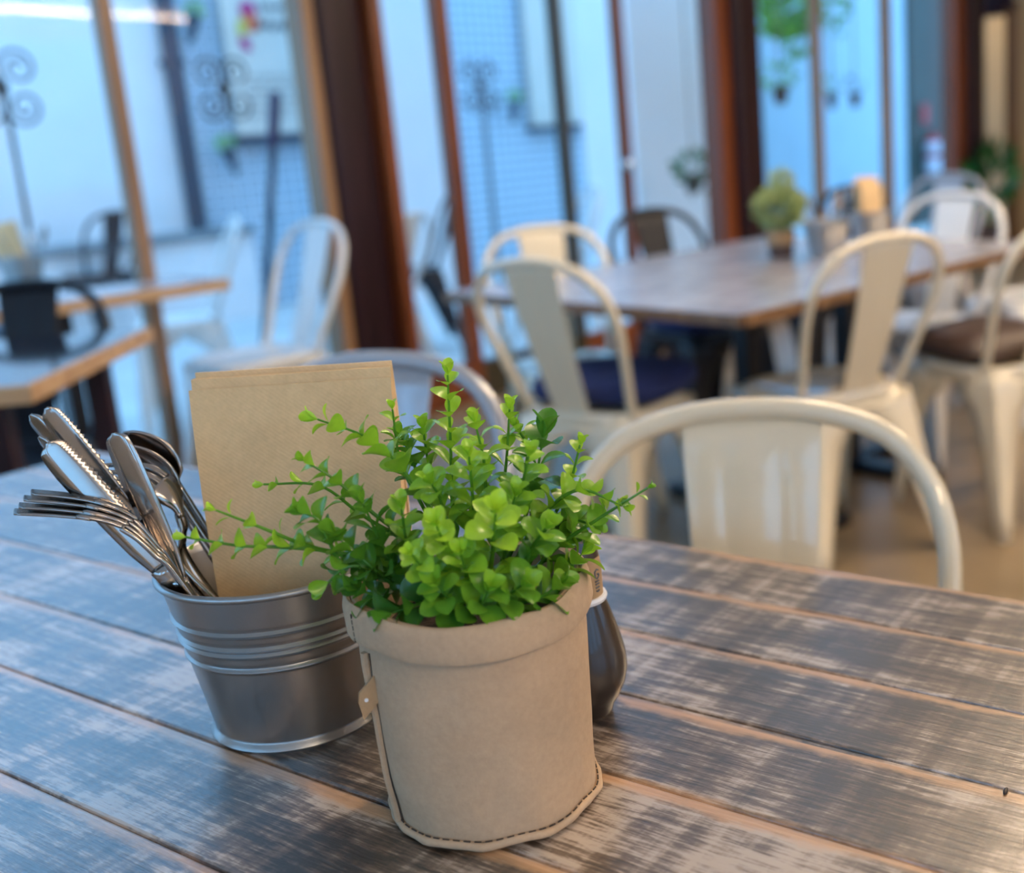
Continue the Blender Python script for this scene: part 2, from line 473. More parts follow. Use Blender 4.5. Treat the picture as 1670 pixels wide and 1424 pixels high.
# glass wall: posts, mullions and glazed bays (u ranges along the wall)
ZT = CEIL
def window(n, u0, u1, frames, rail=0.17, label=None):
    """a glazed bay: frames = [(u0,u1,v0,v1,material)], pane between u0 and u1"""
    r = bpy.data.objects.new('window_%d' % n, None); C.objects.link(r)
    r.location = G((u0 + u1) / 2, 0, 0); r.rotation_euler = (0, 0, GA); r['kind'] = 'structure'
    um = (u0 + u1) / 2
    for (a, b, va, vb, mt) in frames:
        bm = BM(); box(bm, ((a + b) / 2 - um, -(va + vb) / 2, ZT / 2), (b - a, vb - va, ZT))
        obj('stile', bm, mt, r, smooth=False, bev=0.004)
    if rail:
        bm = BM(); box(bm, (0, 0.0, rail / 2), (u1 - u0, 0.05, rail)); obj('bottom_rail', bm, frames[0][4] if frames else 'frame_red', r, smooth=False, bev=0.004)
    bm = BM(); box(bm, (0, 0.0, ZT - 0.12), (u1 - u0, 0.05, 0.24)); obj('top_rail', bm, frames[0][4] if frames else 'frame_red', r, smooth=False)
    bm = BM()
    v = [bm.verts.new(p) for p in ((u0 - um, 0, rail), (u1 - um, 0, rail), (u1 - um, 0, ZT - 0.24), (u0 - um, 0, ZT - 0.24))]
    bm.faces.new(v)
    obj('pane', bm, 'glass', r, smooth=False)
    return r
def bevel_post(o):
    m_ = o.modifiers.new('bevel', 'BEVEL'); m_.width = 0.03; m_.segments = 4; m_.limit_method = 'ANGLE'
    for p in o.data.polygons: p.use_smooth = True
    return o
window(1, -4.6, -1.47, [], 0.12)
window(2, -1.47, -0.70, [(-1.475, -1.425, -0.03, 0.03, 'frame_tan')], 0.12)
bm = BM()
slab('trim_1', -0.715, -0.665, -0.05, 0.06, 0, ZT, 'frame_tan')
bevel_post(slab('trim_2', -0.655, -0.45, -0.10, 0.075, 0, ZT, 'frame_dark'))
slab('trim_3', -0.445, -0.39, -0.05, 0.12, 0, ZT, 'frame_red')
window(3, -0.40, 0.03, [(-0.04, 0.03, -0.03, 0.03, 'frame_red')])
window(4, 0.03, 0.72, [(0.675, 0.725, -0.03, 0.03, 'frame_olive')])
window(5, 0.72, 1.16, [(1.115, 1.165, -0.03, 0.03, 'frame_red')])
window(6, 1.16, 1.86, [])
slab('trim_4', 1.87, 2.00, -0.05, 0.07, 0, ZT, 'frame_red')
bevel_post(slab('trim_5', 1.99, 2.22, -0.10, 0.13, 0, ZT, 'frame_dark'))
window(7, 2.23, 3.02, [(2.955, 3.015, -0.03, 0.03, 'frame_tan')], 0.2)
window(8, 3.02, 3.91, [(3.83, 3.91, -0.03, 0.03, 'frame_tan')], 0.2)
window(9, 3.91, 4.80, [], 0.2)
slab('trim_6', 4.80, 4.98, -0.05, 0.06, 0, ZT, 'frame_red')
bevel_post(slab('trim_7', 4.97, 5.20, -0.10, 0.12, 0, ZT, 'frame_dark'))
# round door pull on the narrow stile
u_, z_ = PG(1024, 268, 0.06)
hd = thing('door_handle', 'round polished metal door knob on the narrow red-brown door stile', 'handle', G(u_, 0.035, z_), GA)
bm = BM(); bmesh.ops.create_uvsphere(bm, u_segments=20, v_segments=12, radius=0.028); obj('knob', bm, 'chrome', hd).location = (0, -0.035, 0)
bm = BM(); tube(bm, [(0, 0.004, 0), (0, -0.03, 0)], 0.012, 14); obj('spindle', bm, 'chrome', hd)

# back wall with a doorway, right and rear walls with windows
def wall_u(name, u, v0, v1, z0, z1, mat, th=0.1): return slab(name, u, u + th, v0, v1, z0, z1, mat)
def PU(px, py, u):
    d = ray(px, py); t = (u - (EYE - P0).dot(GU)) / d.dot(GU); X = EYE + d * t
    return ((X - P0).dot(GV), X.z)
DV, DZ = PU(1652, 22, ROOM_U1)
slab('wall_back', ROOM_U1, ROOM_U1 + 0.1, DV, ROOM_V1, 0, CEIL, 'wall_back')
slab('wall_back_lintel', ROOM_U1, ROOM_U1 + 0.1, -0.1, DV, DZ, CEIL, 'frame_dark')
slab('wall_corridor', ROOM_U1 + 1.2, ROOM_U1 + 1.3, -0.4, 2.6, 0, CEIL, 'wall_cream')
slab('wall_corridor_side', ROOM_U1 + 0.1, ROOM_U1 + 1.2, -0.14, -0.10, 0, CEIL, 'wall_cream')
slab('trim_8', ROOM_U1 - 0.03, ROOM_U1 + 0.12, DV - 0.05, DV + 0.05, 0, DZ + 0.05, 'frame_brown')
slab('trim_9', ROOM_U1 - 0.03, ROOM_U1 + 0.12, -0.06, DV + 0.05, DZ, DZ + 0.09, 'frame_dark')
def pierced(name, along, const, a0, a1, openings, mat, z0=0.95, z1=2.45):
    """wall with window openings: along 'u' at v=const, or along 'v' at u=const"""
    def pc(nm, a, b, za, zb, th=0.12, mt=mat, kind='structure'):
        if along == 'u': return slab(nm, a, b, const, const + th, za, zb, mt)
        return slab(nm, const - th, const, a, b, za, zb, mt)
    pc(name + '_base', a0, a1, 0, z0); pc(name + '_head', a0, a1, z1, CEIL)
    x = a0
    for i, (s, e) in enumerate(openings):
        pc(name + '_pier', x, s, z0, z1); x = e
    pc(name + '_pier', x, a1, z0, z1)
pierced('wall_right', 'u', ROOM_V1, ROOM_U0, ROOM_U1 + 0.1, [(-5.8, -4.7), (-4.4, -3.3), (-3.0, -1.9), (0.0, 1.3), (1.7, 3.0)], 'wall_in')
pierced('wall_front', 'v', ROOM_U0, 0, ROOM_V1, [(0.6, 1.9), (2.3, 3.6), (4.0, 5.3), (6.0, 7.6)], 'wall_in')
slab('wall_left_end', ROOM_U0, -4.6, -0.1, 0.0, 0, CEIL, 'wall_in')

# outside: white wall, ledge, tiled wall, piers
XV = -4.5
slab('wall_outside_white', -5, 1.22, XV - 0.2, XV, -0.04, 4.2, 'wall_out')
slab('wall_outside_tiled', 1.22, 8.3, XV - 0.2, XV - 0.02, -0.04, 4.2, 'tile')
slab('wall_outside_blue', 8.3, 16, XV - 0.2, XV, -0.04, 4.2, 'siding')
slab('ledge_outside', -5, 1.5, XV, XV + 0.35, -0.04, 0.58, 'wall_out')
slab('ledge_cap_outside', -5, 1.5, XV, XV + 0.40, 0.58, 0.635, 'cap_grey')
a, _ = PG(612, 240, -3.2); b, _ = PG(745, 240, -3.2)
slab('wall_outside_pier', a, b, -3.5, -3.2, -0.04, 4.2, 'wall_out')
a, _ = PG(1036, 240, -1.6); b, _ = PG(1170, 240, -1.6)
slab('wall_outside_column', a, b, -2.1, -1.6, -0.04, 4.2, 'col_white')
a, _ = PG(1486, 240, -2.0); b, _ = PG(1518, 240, -2.0)
slab('wall_outside_panel', a, b, -2.06, -2.0, -0.04, 4.2, 'teal_panel')
slab('wall_outside_boarding', b, b + 1.6, -2.06, -2.0, -0.04, 4.2, 'brown_panel')


# ================================================================== LINEAR LAMPS (the mirrored one, plus added fill lamps)
def linear_lamp(pos, rz, length, label, width=0.07):
    t = thing('linear_lamp', label, 'lamp', pos, rz, 'linear lamps hung from the ceiling')
    bm = BM(); box(bm, (0, 0, 0.03), (length, width + 0.01, 0.05)); obj('housing', bm, 'lampbody', t, smooth=False, bev=0.004)
    bm = BM(); box(bm, (0, 0, -0.004), (length - 0.02, width, 0.016)); obj('diffuser', bm, 'diffuser', t, smooth=False, bev=0.004)
    bm = BM(); box(bm, (0, 0, 0.058), (length - 0.02, width, 0.012)); obj('added_top_glow', bm, 'ceiling_glow', t, smooth=False, bev=0.003)  # glowing strip added on the housing to brighten the ceiling
    for s in (-1, 1):
        bm = BM(); tube(bm, [(s * length * 0.4, 0, 0.05), (s * length * 0.4, 0, CEIL - pos[2] - 0.004)], 0.004, 8); obj('suspension_rod', bm, 'lampbody', t)
    return t
q = G(ROOM_U1 + 0.55, 0.9, 2.8); linear_lamp(tuple(q), GA + math.pi / 2, 0.5, 'warm unseen lamp added to light the corridor beyond the doorway at the right')  # unseen lamp, added because the corridor came out too dark
def mirror_hit(px, py, z):
    """point at height z whose mirror image in the glass wall shows at this place of the photo"""
    d = ray(px, py); t = (0 - (EYE - P0).dot(GV)) / d.dot(GV); X = EYE + d * t
    d2 = d - 2 * d.dot(GV) * GV
    return X + d2 * ((z - X.z) / d2.z)
A_ = mirror_hit(303, 30, 2.62); B_ = mirror_hit(0, 13, 2.62)
dd = (B_ - A_); L_ = 3.0
lz = math.atan2(dd.y, dd.x); cpos = A_ + dd.normalized() * (L_ / 2)
linear_lamp((cpos.x, cpos.y, 2.62), lz, L_, 'long white linear lamp mirrored at the top of the left window pane')
for (u, v, l, lab) in ((-0.6, 3.2, 2.4, 'white linear fill lamp added over the dining tables'), (2.2, 3.6, 2.4, 'white linear fill lamp added over the far end of the room'), (-3.6, 6.6, 2.4, 'white linear fill lamp added behind the near table')):  # unseen pendants added as general fill light
    q = G(u, v, 2.75); linear_lamp(tuple(q), GA, l, lab)


# ================================================================== CHAIRS
CH = {}
def side_leg(sx, sy):
    """pressed sheet leg at one corner, two faces meeting on the outer edge, each running to the middle of its side"""
    bm = BM()
    top = Vector((sx * 0.165, sy * 0.165 + 0.0, 0.44)); foot = Vector((sx * 0.215, 0.205 if sy > 0 else -0.255, 0.0))
    zs = [0.44, 0.40, 0.375, 0.355, 0.32, 0.25, 0.16, 0.08, 0.0]
    ws = [1.0, 1.0, 0.94, 0.72, 0.56, 0.45, 0.35, 0.26, 0.19]
    for axis in (0, 1):
        rows = []
        for z, wd in zip(zs, ws):
            p = top.lerp(foot, (0.44 - z) / 0.44)
            q = p.copy()
            q[axis] -= (sx if axis == 0 else sy) * 0.165 * wd
            rows.append([bm.verts.new(p), bm.verts.new(p.lerp(q, 0.5)), bm.verts.new(q)])
        for i in range(len(zs) - 1):
            for k in range(2): bm.faces.new((rows[i][k], rows[i][k + 1], rows[i + 1][k + 1], rows[i + 1][k]))
    bmesh.ops.remove_doubles(bm, verts=bm.verts[:], dist=1e-5)
    return bm
def back_path():
    """tube of the chair back: seat side, up and outwards, over the top and down again"""
    half = [(0.158, -0.120, 0.435), (0.170, -0.150, 0.50), (0.190, -0.190, 0.60), (0.203, -0.228, 0.69), (0.190, -0.258, 0.765), (0.145, -0.280, 0.82), (0.075, -0.292, 0.845), (0.0, -0.295, 0.851)]
    return half + [(-x, y, z) for x, y, z in half[-2::-1]]
def make_chair(kind):
    me = {}
    root = bpy.data.objects.new('proto', None)
    parts = []
    # seat: shallow pan with rounded corners and rolled edge
    bm = BM()
    prof = [(0.0, 0.444), (0.10, 0.446), (0.145, 0.449), (0.158, 0.455), (0.168, 0.452), (0.172, 0.440), (0.171, 0.405)]
    rings = []
    for (h, z) in prof:
        ring = []
        for k in range(40):
            a = 2 * math.pi * k / 40; n_ = 4.5
            c, s = math.cos(a), math.sin(a)
            r_ = h / ((abs(c) ** n_ + abs(s) ** n_) ** (1 / n_)) if h else 0
            ring.append(bm.verts.new((r_ * c, r_ * s, z)) if h else None)
        rings.append(ring)
    c0 = bm.verts.new((0, 0, prof[0][1]))
    for k in range(40): bm.faces.new((c0, rings[1][k], rings[1][(k + 1) % 40]))
    for j in range(1, len(prof) - 1):
        for k in range(40): bm.faces.new((rings[j][k], rings[j][(k + 1) % 40], rings[j + 1][(k + 1) % 40], rings[j + 1][k]))
    parts.append(('seat', bm, 0.0015))
    for sx in (-1, 1):
        for sy in (-1, 1): parts.append(('leg', side_leg(sx, sy), 0.003))
    bm = BM(); tube(bm, catmull(back_path(), 56), 0.0125, 12); parts.append(('back_frame', bm, None))
    # splat: sheet panel with two pressed ribs
    bm = BM()
    xs = [-1, -0.94, -0.47, -0.42, -0.37, 0.37, 0.42, 0.47, 0.94, 1]; ys = [0, 0.001, 0, -0.0007, 0, 0, -0.0007, 0, 0.001, 0]
    rows = []
    for i in range(13):
        t = i / 12
        z = 0.425 + t * 0.425; y = -0.155 - 0.14 * (t ** 1.15) - 0.012 * math.sin(t * math.pi)
        hw = 0.052 + 0.026 * t
        rows.append([bm.verts.new((x * hw, y + dy * (1 if t < 0.9 else 0), z)) for x, dy in zip(xs, ys)])
    for i in range(12):
        for k in range(9): bm.faces.new((rows[i][k], rows[i][k + 1], rows[i + 1][k + 1], rows[i + 1][k]))
    parts.append(('splat', bm, 0.0025))
    bm = BM(); tube(bm, [(0.165, -0.162, 0.40), (0.0, -0.175, 0.41), (-0.165, -0.162, 0.40)], 0.008, 8); parts.append(('rear_rail', bm, None))
    out = []
    for nm, b_, th in parts:
        o = obj(nm, b_, kind, None, thick=th); C.objects.unlink(o); out.append(o)
    return out
def chair(kind, top, facing_deg, label, scale=1.0, group=None, name='metal_chair'):
    """top = world point under which the top of the back stands; facing in degrees from +x"""
    if kind not in CH: CH[kind] = make_chair(kind)
    a = R(facing_deg); f = Vector((math.cos(a), math.sin(a), 0))
    o = Vector((top[0], top[1], 0)) + f * 0.295 * scale
    t = thing(name, label, 'chair', (o.x, o.y, 0), a - math.pi / 2, group, scale)
    for p in CH[kind]:
        c = p.copy(); C.objects.link(c); c.parent = t
    return t
def cushion(ch, mat, label, thick=0.05):
    """loose seat cushion on a chair"""
    bm = BM(); rings = []
    for (h, z) in ((0.02, 0.0), (0.150, 0.0), (0.172, 0.012), (0.176, 0.028), (0.160, 0.046), (0.09, 0.054), (0.02, 0.05)):
        ring = []
        for k in range(44):
            a = 2 * math.pi * k / 44; n_ = 5
            c, s = math.cos(a), math.sin(a)
            r_ = h / ((abs(c) ** n_ + abs(s) ** n_) ** (1 / n_))
            zz = z + 0.004 * math.sin(3 * a + h * 30) * (h / 0.17)
            ring.append(bm.verts.new((r_ * c * 1.08, r_ * s * 1.0, max(zz, 0.0))))
        rings.append(ring)
    for j in range(len(rings) - 1):
        for k in range(44): bm.faces.new((rings[j][k], rings[j][(k + 1) % 44], rings[j + 1][(k + 1) % 44], rings[j + 1][k]))
    bm.faces.new(rings[0][::-1]); bm.faces.new(rings[-1])
    s = ch.scale[0]
    o = obj('seat_cushion', bm, mat, None)
    f = Vector((math.cos(ch.rotation_euler.z + math.pi / 2), math.sin(ch.rotation_euler.z + math.pi / 2), 0))
    q = Vector(ch.location) + f * 0.04
    o.scale = (1, 1, 1.5); o.location = (q.x, q.y, 0.4565 * s); o.rotation_euler = ch.rotation_euler
    return tag(o, label, 'cushion')
near = chair('cream', (0.089, 1.213), 262, 'cream metal chair right behind the near plank table, its splat catching window light', 0.984)
grey = chair('steelpaint', (-0.385, 1.59), 250, 'grey metal chair half hidden behind the brown napkins and green plant', 1.0)
mid = chair('cream', (-0.31, 2.78), 58, 'pale metal chair at the left end of the middle table, navy cushion on its seat', 1.0)
cushion(mid, 'navy', 'navy cushion on the pale chair at the left end of the middle table')
ch_back = chair('cream', (-0.375, 3.86), -72, 'cream chair on the far side of the middle table, only its round back showing')
ch_c = chair('cream', (0.56, 2.80), 120, 'cream chair seen from behind on the near side of the middle table', 1.0)
ch_d = chair('cream', (1.08, 3.0), 118, 'cream chair cut by the right edge of the photo, brown cushion on its seat', 1.0)
cushion(ch_d, 'brownfab', 'dark brown cushion on the cream chair at the right edge of the photo')
ch_4 = chair('white', (1.06, 4.13), 226, 'white chair at the far right end of the middle table')
ch_5 = chair('steelpaint', (1.37, 5.45), 225, 'small distant grey chair in front of the last dark post')
ch_6 = chair('white', (1.66, 4.42), 200, 'whitish chair at the right edge of the photo, behind the one with a brown cushion')
q = B0 + E1 * 1.10 + E2 * 1.36
blk = chair('black', (q.x, q.y), -56, 'black chair tucked under the far side of the middle table, before the white column')
cushion(blk, 'navy', 'navy cushion on the black chair under the far side of the middle table')
chair('black', (0.86, 5.0), 215, 'black chair in the distance between the sage plant and the far napkins')
ch_l = chair('black', (-1.66, 3.10), 275, 'black chair behind the left table, partly cut by the left edge of the photo')
ch_w = chair('white', (-1.185, 4.20), 226, 'white chair just inside the window before the wide wooden post', 1.06)
chair('white', (-1.84, 5.25), 205, 'white chair outside the glass, left of the one before the wide post', 1.04)
chair('white', tuple(PZ(672, 350, 0.85))[:2], 160, 'white chair outside, seen through the first door pane right of the wide post')
chair('black', tuple(PY(738, 330, 6.9))[:2], 200, 'black chair outside, seen past the first red-brown door stile')
chair('white', tuple(PZ(968, 306, 0.85))[:2], 200, 'white chair outside, seen beside the dark olive upright')
q = G(*PG(185, 345, -3.75)[:1], -3.75, 0)
chair('black', (q.x, q.y), 150, 'small black chair outside against the white wall and ledge')


# ================================================================== TABLES
def table_top(bm, x0, x1, y0, y1, z0, z1, pitch, gap=0.0012):
    y = y1
    while y > y0 + 1e-6:
        yb = max(y - pitch, y0)
        box(bm, ((x0 + x1) / 2, (y + yb) / 2, (z0 + z1) / 2), (x1 - x0, y - yb - gap, z1 - z0))
        y = yb
# near table: boards along TT
near_t = thing('plank_table', 'weathered reclaimed plank table filling the foreground', 'table', (TO.x, TO.y, 0), TH)
bm = BM(); table_top(bm, -0.885, 1.05, -0.81, 0.006, 0.715, 0.75, 0.09)
obj('tabletop', bm, 'planks', near_t, smooth=False, bev=0.0022)
bm = BM(); box(bm, (0.08, -0.40, 0.69), (1.80, 0.62, 0.045)); obj('under_frame', bm, 'iron', near_t, smooth=False)
for tx in (-0.55, 0.75):
    bm = BM(); tube(bm, [(tx, -0.40, 0.03), (tx, -0.40, 0.67)], 0.035, 16); obj('pedestal', bm, 'iron', near_t)
    bm = BM(); box(bm, (tx, -0.40, 0.015), (0.07, 0.6, 0.03)); box(bm, (tx, -0.40, 0.0151), (0.45, 0.07, 0.03)); obj('foot', bm, 'iron', near_t, smooth=False, bev=0.004)
# middle table
mid_t = thing('plank_table', 'grey plank dining table in the middle distance, cream chairs around it', 'table', (B0.x, B0.y, 0), BA)
bm = BM(); table_top(bm, 0.0, 1.47, 0.0, 1.12, 0.69, 0.72, 0.112)
obj('tabletop', bm, 'planks_back', mid_t, smooth=False, bev=0.003)
bm = BM(); box(bm, (0.735, -0.006, 0.7045), (1.47, 0.012, 0.027)); box(bm, (-0.006, 0.56, 0.7045), (0.012, 1.12, 0.027)); obj('edge_band', bm, 'frame_brown', mid_t, smooth=False)
for tx, ty in ((0.60, 0.5), (1.10, 0.5)):
    bm = BM(); box(bm, (tx, ty, 0.35), (0.06, 0.06, 0.66)); obj('pedestal', bm, 'black', mid_t, smooth=False, bev=0.005)
    bm = BM(); box(bm, (tx, ty, 0.018), (0.07, 0.66, 0.036)); box(bm, (tx, ty, 0.0182), (0.50, 0.07, 0.036)); obj('foot', bm, 'black', mid_t, smooth=False, bev=0.005)
# left table
lt = thing('cafe_table', 'dark topped table with pale timber edge at the left edge of the photo', 'table', (-1.19, 2.15, 0), R(5))
M['dark_top'] = simple('dark_polished_top', (0.02, 0.025, 0.04), 0.10, 0, 0.15, 6, coat=0.3)
bm = BM(); box(bm, (-0.5, 0.34, 0.735), (1.0, 0.68, 0.03)); obj('tabletop', bm, 'dark_top', lt, smooth=False, bev=0.003)
bm = BM(); box(bm, (0.006, 0.34, 0.733), (0.012, 0.70, 0.036)); box(bm, (-0.5, -0.006, 0.733), (1.024, 0.012, 0.036)); obj('edge_band', bm, 'edge_wood', lt, smooth=False, bev=0.002)
for tx, ty in ((-0.10, 0.60), (-0.10, 0.08), (-0.92, 0.60), (-0.92, 0.08)):
    bm = BM(); box(bm, (tx, ty, 0.36), (0.05, 0.05, 0.718)); obj('leg', bm, 'frame_dark', lt, smooth=False, bev=0.003)
# narrow table along the glass
A_ = PZ(370, 455, 0.75)
nt_ = thing('narrow_table', 'narrow timber edged table along the glass behind the black chair', 'table', (A_.x, A_.y, 0), BA)
bm = BM(); box(bm, (-0.65, 0.17, 0.735), (1.3, 0.33, 0.03)); obj('tabletop', bm, 'planks_back', nt_, smooth=False, bev=0.003)
bm = BM(); box(bm, (-0.65, -0.001, 0.733), (1.31, 0.014, 0.036)); obj('edge_band', bm, 'edge_wood', nt_, smooth=False)
for tx in (-0.48, -1.05):
    bm = BM(); box(bm, (tx, 0.17, 0.36), (0.05, 0.05, 0.72)); obj('pedestal', bm, 'black', nt_, smooth=False)
    bm = BM(); box(bm, (tx, 0.17, 0.012), (0.34, 0.28, 0.024)); obj('foot', bm, 'black', nt_, smooth=False)


# ================================================================== BUCKETS, NAPKINS, CUTLERY
def bucket_profile(rb, rt, h):
    pr = [(0.001, 0.004), (rb * 0.9, 0.004), (rb * 0.985, 0.003), (rb + 0.0018, 0.0), (rb + 0.0032, 0.0022), (rb + 0.0018, 0.0048), (rb + 0.0006, 0.006)]
    ribs = [0.52, 0.625, 0.665, 0.765]
    k = 40
    for i in range(1, k * 3):
        t = i / (k * 3.0); z = 0.006 + t * (h - 0.010); r = rb + (rt - rb) * t
        for c in ribs: r += 0.0016 * math.exp(-((t - c) / 0.011) ** 2) - 0.0006 * math.exp(-((t - c - 0.022) / 0.012) ** 2)
        pr.append((r, z))
    for j in range(9):
        a = -math.pi / 2 + j / 8 * math.pi * 1.35
        pr.append((rt + 0.0012 + 0.0026 * math.cos(a), h - 0.0028 + 0.0026 * math.sin(a)))
    for t in (0.97, 0.7, 0.4, 0.1): pr.append((rb + (rt - rb) * t - 0.0014, 0.006 + t * (h - 0.010)))
    pr.append((rb * 0.9, 0.0065)); pr.append((0.001, 0.0065))
    return pr
bucket_pos = Vector((-0.271, 0.758, 0.75))
BR_B, BR_T, BR_H = 0.0565, 0.0765, 0.119
def bucket(pos, label, s=1.0):
    t = thing('metal_bucket', label, 'bucket', tuple(pos), 0, None, s)
    bm = BM(); lathe(bm, bucket_profile(BR_B, BR_T, BR_H), 96); obj('body', bm, 'galv', t)
    return t
bucket(bucket_pos, 'galvanised metal bucket holding cutlery and napkins on the near table')

def napkin(name_pos, quat_rz, w_, h_, tilt, label, group, th=0.0022, seed=0, curl=0.0):
    """folded paper napkin standing up: rounded fold on top, slightly bowed sheet layers"""
    rnd = random.Random(seed); bm = BM()
    nx, nz = 10, 12; layers = []
    for L in range(2):
        s = -1 if L == 0 else 1; grid = []
        for j in range(nz + 1):
            row = []
            z = j / nz * h_
            for i in range(nx + 1):
                x = (i / nx - 0.5) * w_
                y = s * th / 2 * (1 if j < nz else 0.5) + curl * (1 - (i / nx)) ** 2 * (z / h_) ** 1.5 + 0.0006 * math.sin(9 * i / nx + seed) * (z / h_)
                row.append(bm.verts.new((x + 0.0006 * math.sin(7 * z / h_ + seed), y, z)))
            grid.append(row)
        layers.append(grid)
        for j in range(nz):
            for i in range(nx): bm.faces.new((grid[j][i], grid[j][i + 1], grid[j + 1][i + 1], grid[j + 1][i]))
    a, b = layers
    for i in range(nx):
        for j in (0, nz): bm.faces.new((a[j][i], a[j][i + 1], b[j][i + 1], b[j][i]))
    for j in range(nz):
        for i in (0, nx): bm.faces.new((a[j][i], a[j + 1][i], b[j + 1][i], b[j][i]))
    o = obj('paper_napkin', bm, 'napkin', None)
    o.location = name_pos; o.rotation_euler = (tilt, 0, quat_rz)
    return tag(o, label, 'napkin', group)
# near stack
NZ0 = 0.7585
names = ['frontmost brown paper napkin of the stack in the near bucket', 'second brown napkin from the front in the near bucket', 'third brown napkin from the front in the near bucket', 'fourth brown napkin from the front in the near bucket', 'fifth brown napkin from the front, fanned to the left in the near bucket', 'rearmost brown napkin in the near bucket, left edge curled back']
for i in range(6):
    base = bucket_pos + Vector((0.0250 + (0, -0.0004, -0.0012, -0.0008, -0.0055, -0.0080)[i], -0.012 + 0.0046 * i, 0.0085))
    napkin(tuple(base), R(0.0), 0.1325, 0.2275 + (0, 0.0060, 0.0055, 0.0085, 0.0030, 0.0015)[i], R(-2.0), names[i], 'brown paper napkins in the near bucket', 0.0034, i, 0.0015 * i)

VIEW = -FW
def V2(px, py, y): return PY(px, py, y)
def knife(tip, hilt, end, y0, y1, hw, label, saw=False, flip=1, tiltn=0.0):
    """table knife: blade from tip to hilt (pixels on the photo, at depths), handle on to end"""
    T, Hh = PY(*tip, y0), PY(*hilt, (y0 + y1) / 2)
    E_ = end
    t = thing('table_knife', label, 'knife', tuple(E_), 0, 'cutlery in the near bucket')
    loc = lambda p: Vector(p) - Vector(E_)
    ax = (T - E_).normalized(); side = ax.cross(FW).normalized() * flip
    side = (side + FW * tiltn).normalized()
    m_ = [T, T.lerp(Hh, 0.1), T.lerp(Hh, 0.5), Hh]
    bm = BM(); ribbon(bm, [loc(p) for p in m_], [0.0012, hw * 0.58, hw * 0.80, hw * 0.92, hw, hw, hw * 0.98, hw * 0.93, hw * 0.85, hw * 0.6], side, 72, 0.0004, (0.05, 0.8, 0.0019) if saw else None)
    obj('blade', bm, 'cutlery', t, thick=0.0012)
    bm = BM(); ribbon(bm, [loc(p) for p in (Hh, Hh.lerp(E_, 0.3), Hh.lerp(E_, 0.7), E_)], [hw * 0.6, hw * 0.45, hw * 0.55, hw * 0.7, hw * 0.6], side, 24, 0.0014)
    obj('handle', bm, 'cutlery', t, thick=0.0045)
    return t
bp = bucket_pos
def E_in(dx, dy, dz=0.012): return bp + Vector((dx, dy, dz))
knife((186, 706), (292, 945), E_in(-0.015, -0.030), 0.718, 0.712, 0.0098, 'broad dark knife standing in front, tip up beside the napkins', False, -1, -0.25)
knife((78, 722), (262, 925), E_in(0.002, -0.026), 0.712, 0.716, 0.0105, 'serrated knife with golden shine leaning left in the bucket', True, -1, 0.25)
knife((76, 665), (256, 890), E_in(0.012, -0.010), 0.738, 0.735, 0.0085, 'serrated dark knife with the highest leaning tip, behind the golden one', True, -1, -0.1)
knife((50, 676), (250, 895), E_in(0.016, -0.014), 0.748, 0.742, 0.0068, 'plain dark knife leaning far left behind the serrated ones', False, -1, -0.4)
knife((64, 712), (250, 905), E_in(0.006, -0.006), 0.732, 0.732, 0.0050, 'narrow knife edge just peeking out between the leaning blades', False, -1, -0.6)

def fork(path_px, ys, end, label, spread=0.0118, side=None, tine=0.048):
    """dinner fork: path from handle (in the bucket) to tine tips"""
    P = [Vector(end)] + [PY(x, y, d) for (x, y), d in zip(path_px, ys)]
    t = thing('dinner_fork', label, 'fork', tuple(end), 0, 'cutlery in the near bucket')
    loc = [p - Vector(end) for p in P]
    Q = catmull(loc, 60)
    L = [0.0]
    for a, b in zip(Q, Q[1:]): L.append(L[-1] + (b - a).length)
    tot = L[-1]
    def upto(l0, l1):
        return [q for q, l in zip(Q, L) if l0 <= l <= l1]
    S = side or (ray(80, 835).normalized() + Vector((0, 0, 0.13))).normalized()
    h_ = upto(0, tot - tine - 0.018)
    bm = BM(); ribbon(bm, h_[::4] + [h_[-1]], [0.0065, 0.0062, 0.0050, 0.0036, 0.0030], S, 40, 0.0012)
    obj('handle', bm, 'cutlery', t, thick=0.0026)
    neck = upto(tot - tine - 0.022, tot - tine + 0.006)
    bm = BM(); ribbon(bm, neck, [0.003, 0.0045, 0.0085, spread, spread], S, 14, -0.0012)
    tp = upto(tot - tine, tot)
    for k in (-1.5, -0.5, 0.5, 1.5):
        pts = [p + S * (k * spread * 0.58) for p in tp]
        ribbon(bm, pts, [0.0022, 0.0020, 0.0017, 0.0009], S, 12, 0.0004)
    obj('head', bm, 'cutlery', t, thick=0.0018)
    return t
fk = [(294, 946), (255, 905), (212, 868), (158, 846), (100, 838), (24, 834)]
labs = ['lowest fork of the bundle pointing left out of the bucket', 'second lowest fork of the bundle pointing left', 'third fork up in the bundle pointing left', 'topmost fork of the bundle pointing left']
for k in range(4):
    off = [(0, 0), (10, -10), (20, -22), (34, -32)][k]
    pp = [(x + off[0] * (i / 5) - 2 * k, y + off[1] * (0.45 + 0.55 * i / 5) - 0) for i, (x, y) in enumerate(fk)]
    fork(pp, [0.706 + 0.004 * k, 0.702 + 0.004 * k, 0.70 + 0.004 * k, 0.70 + 0.004 * k, 0.70 + 0.004 * k, 0.70 + 0.004 * k], E_in(-0.004 - 0.003 * k, -0.036 + 0.004 * k), labs[k], 0.0105)
fork([(312, 935), (300, 860), (282, 815), (250, 786), (215, 776), (152, 776)], [0.742, 0.744, 0.745, 0.745, 0.745, 0.745], E_in(0.0, -0.012), 'single fork arching left behind the broad dark knife', 0.0105, Vector((0.15, 0.75, 0.55)).normalized())
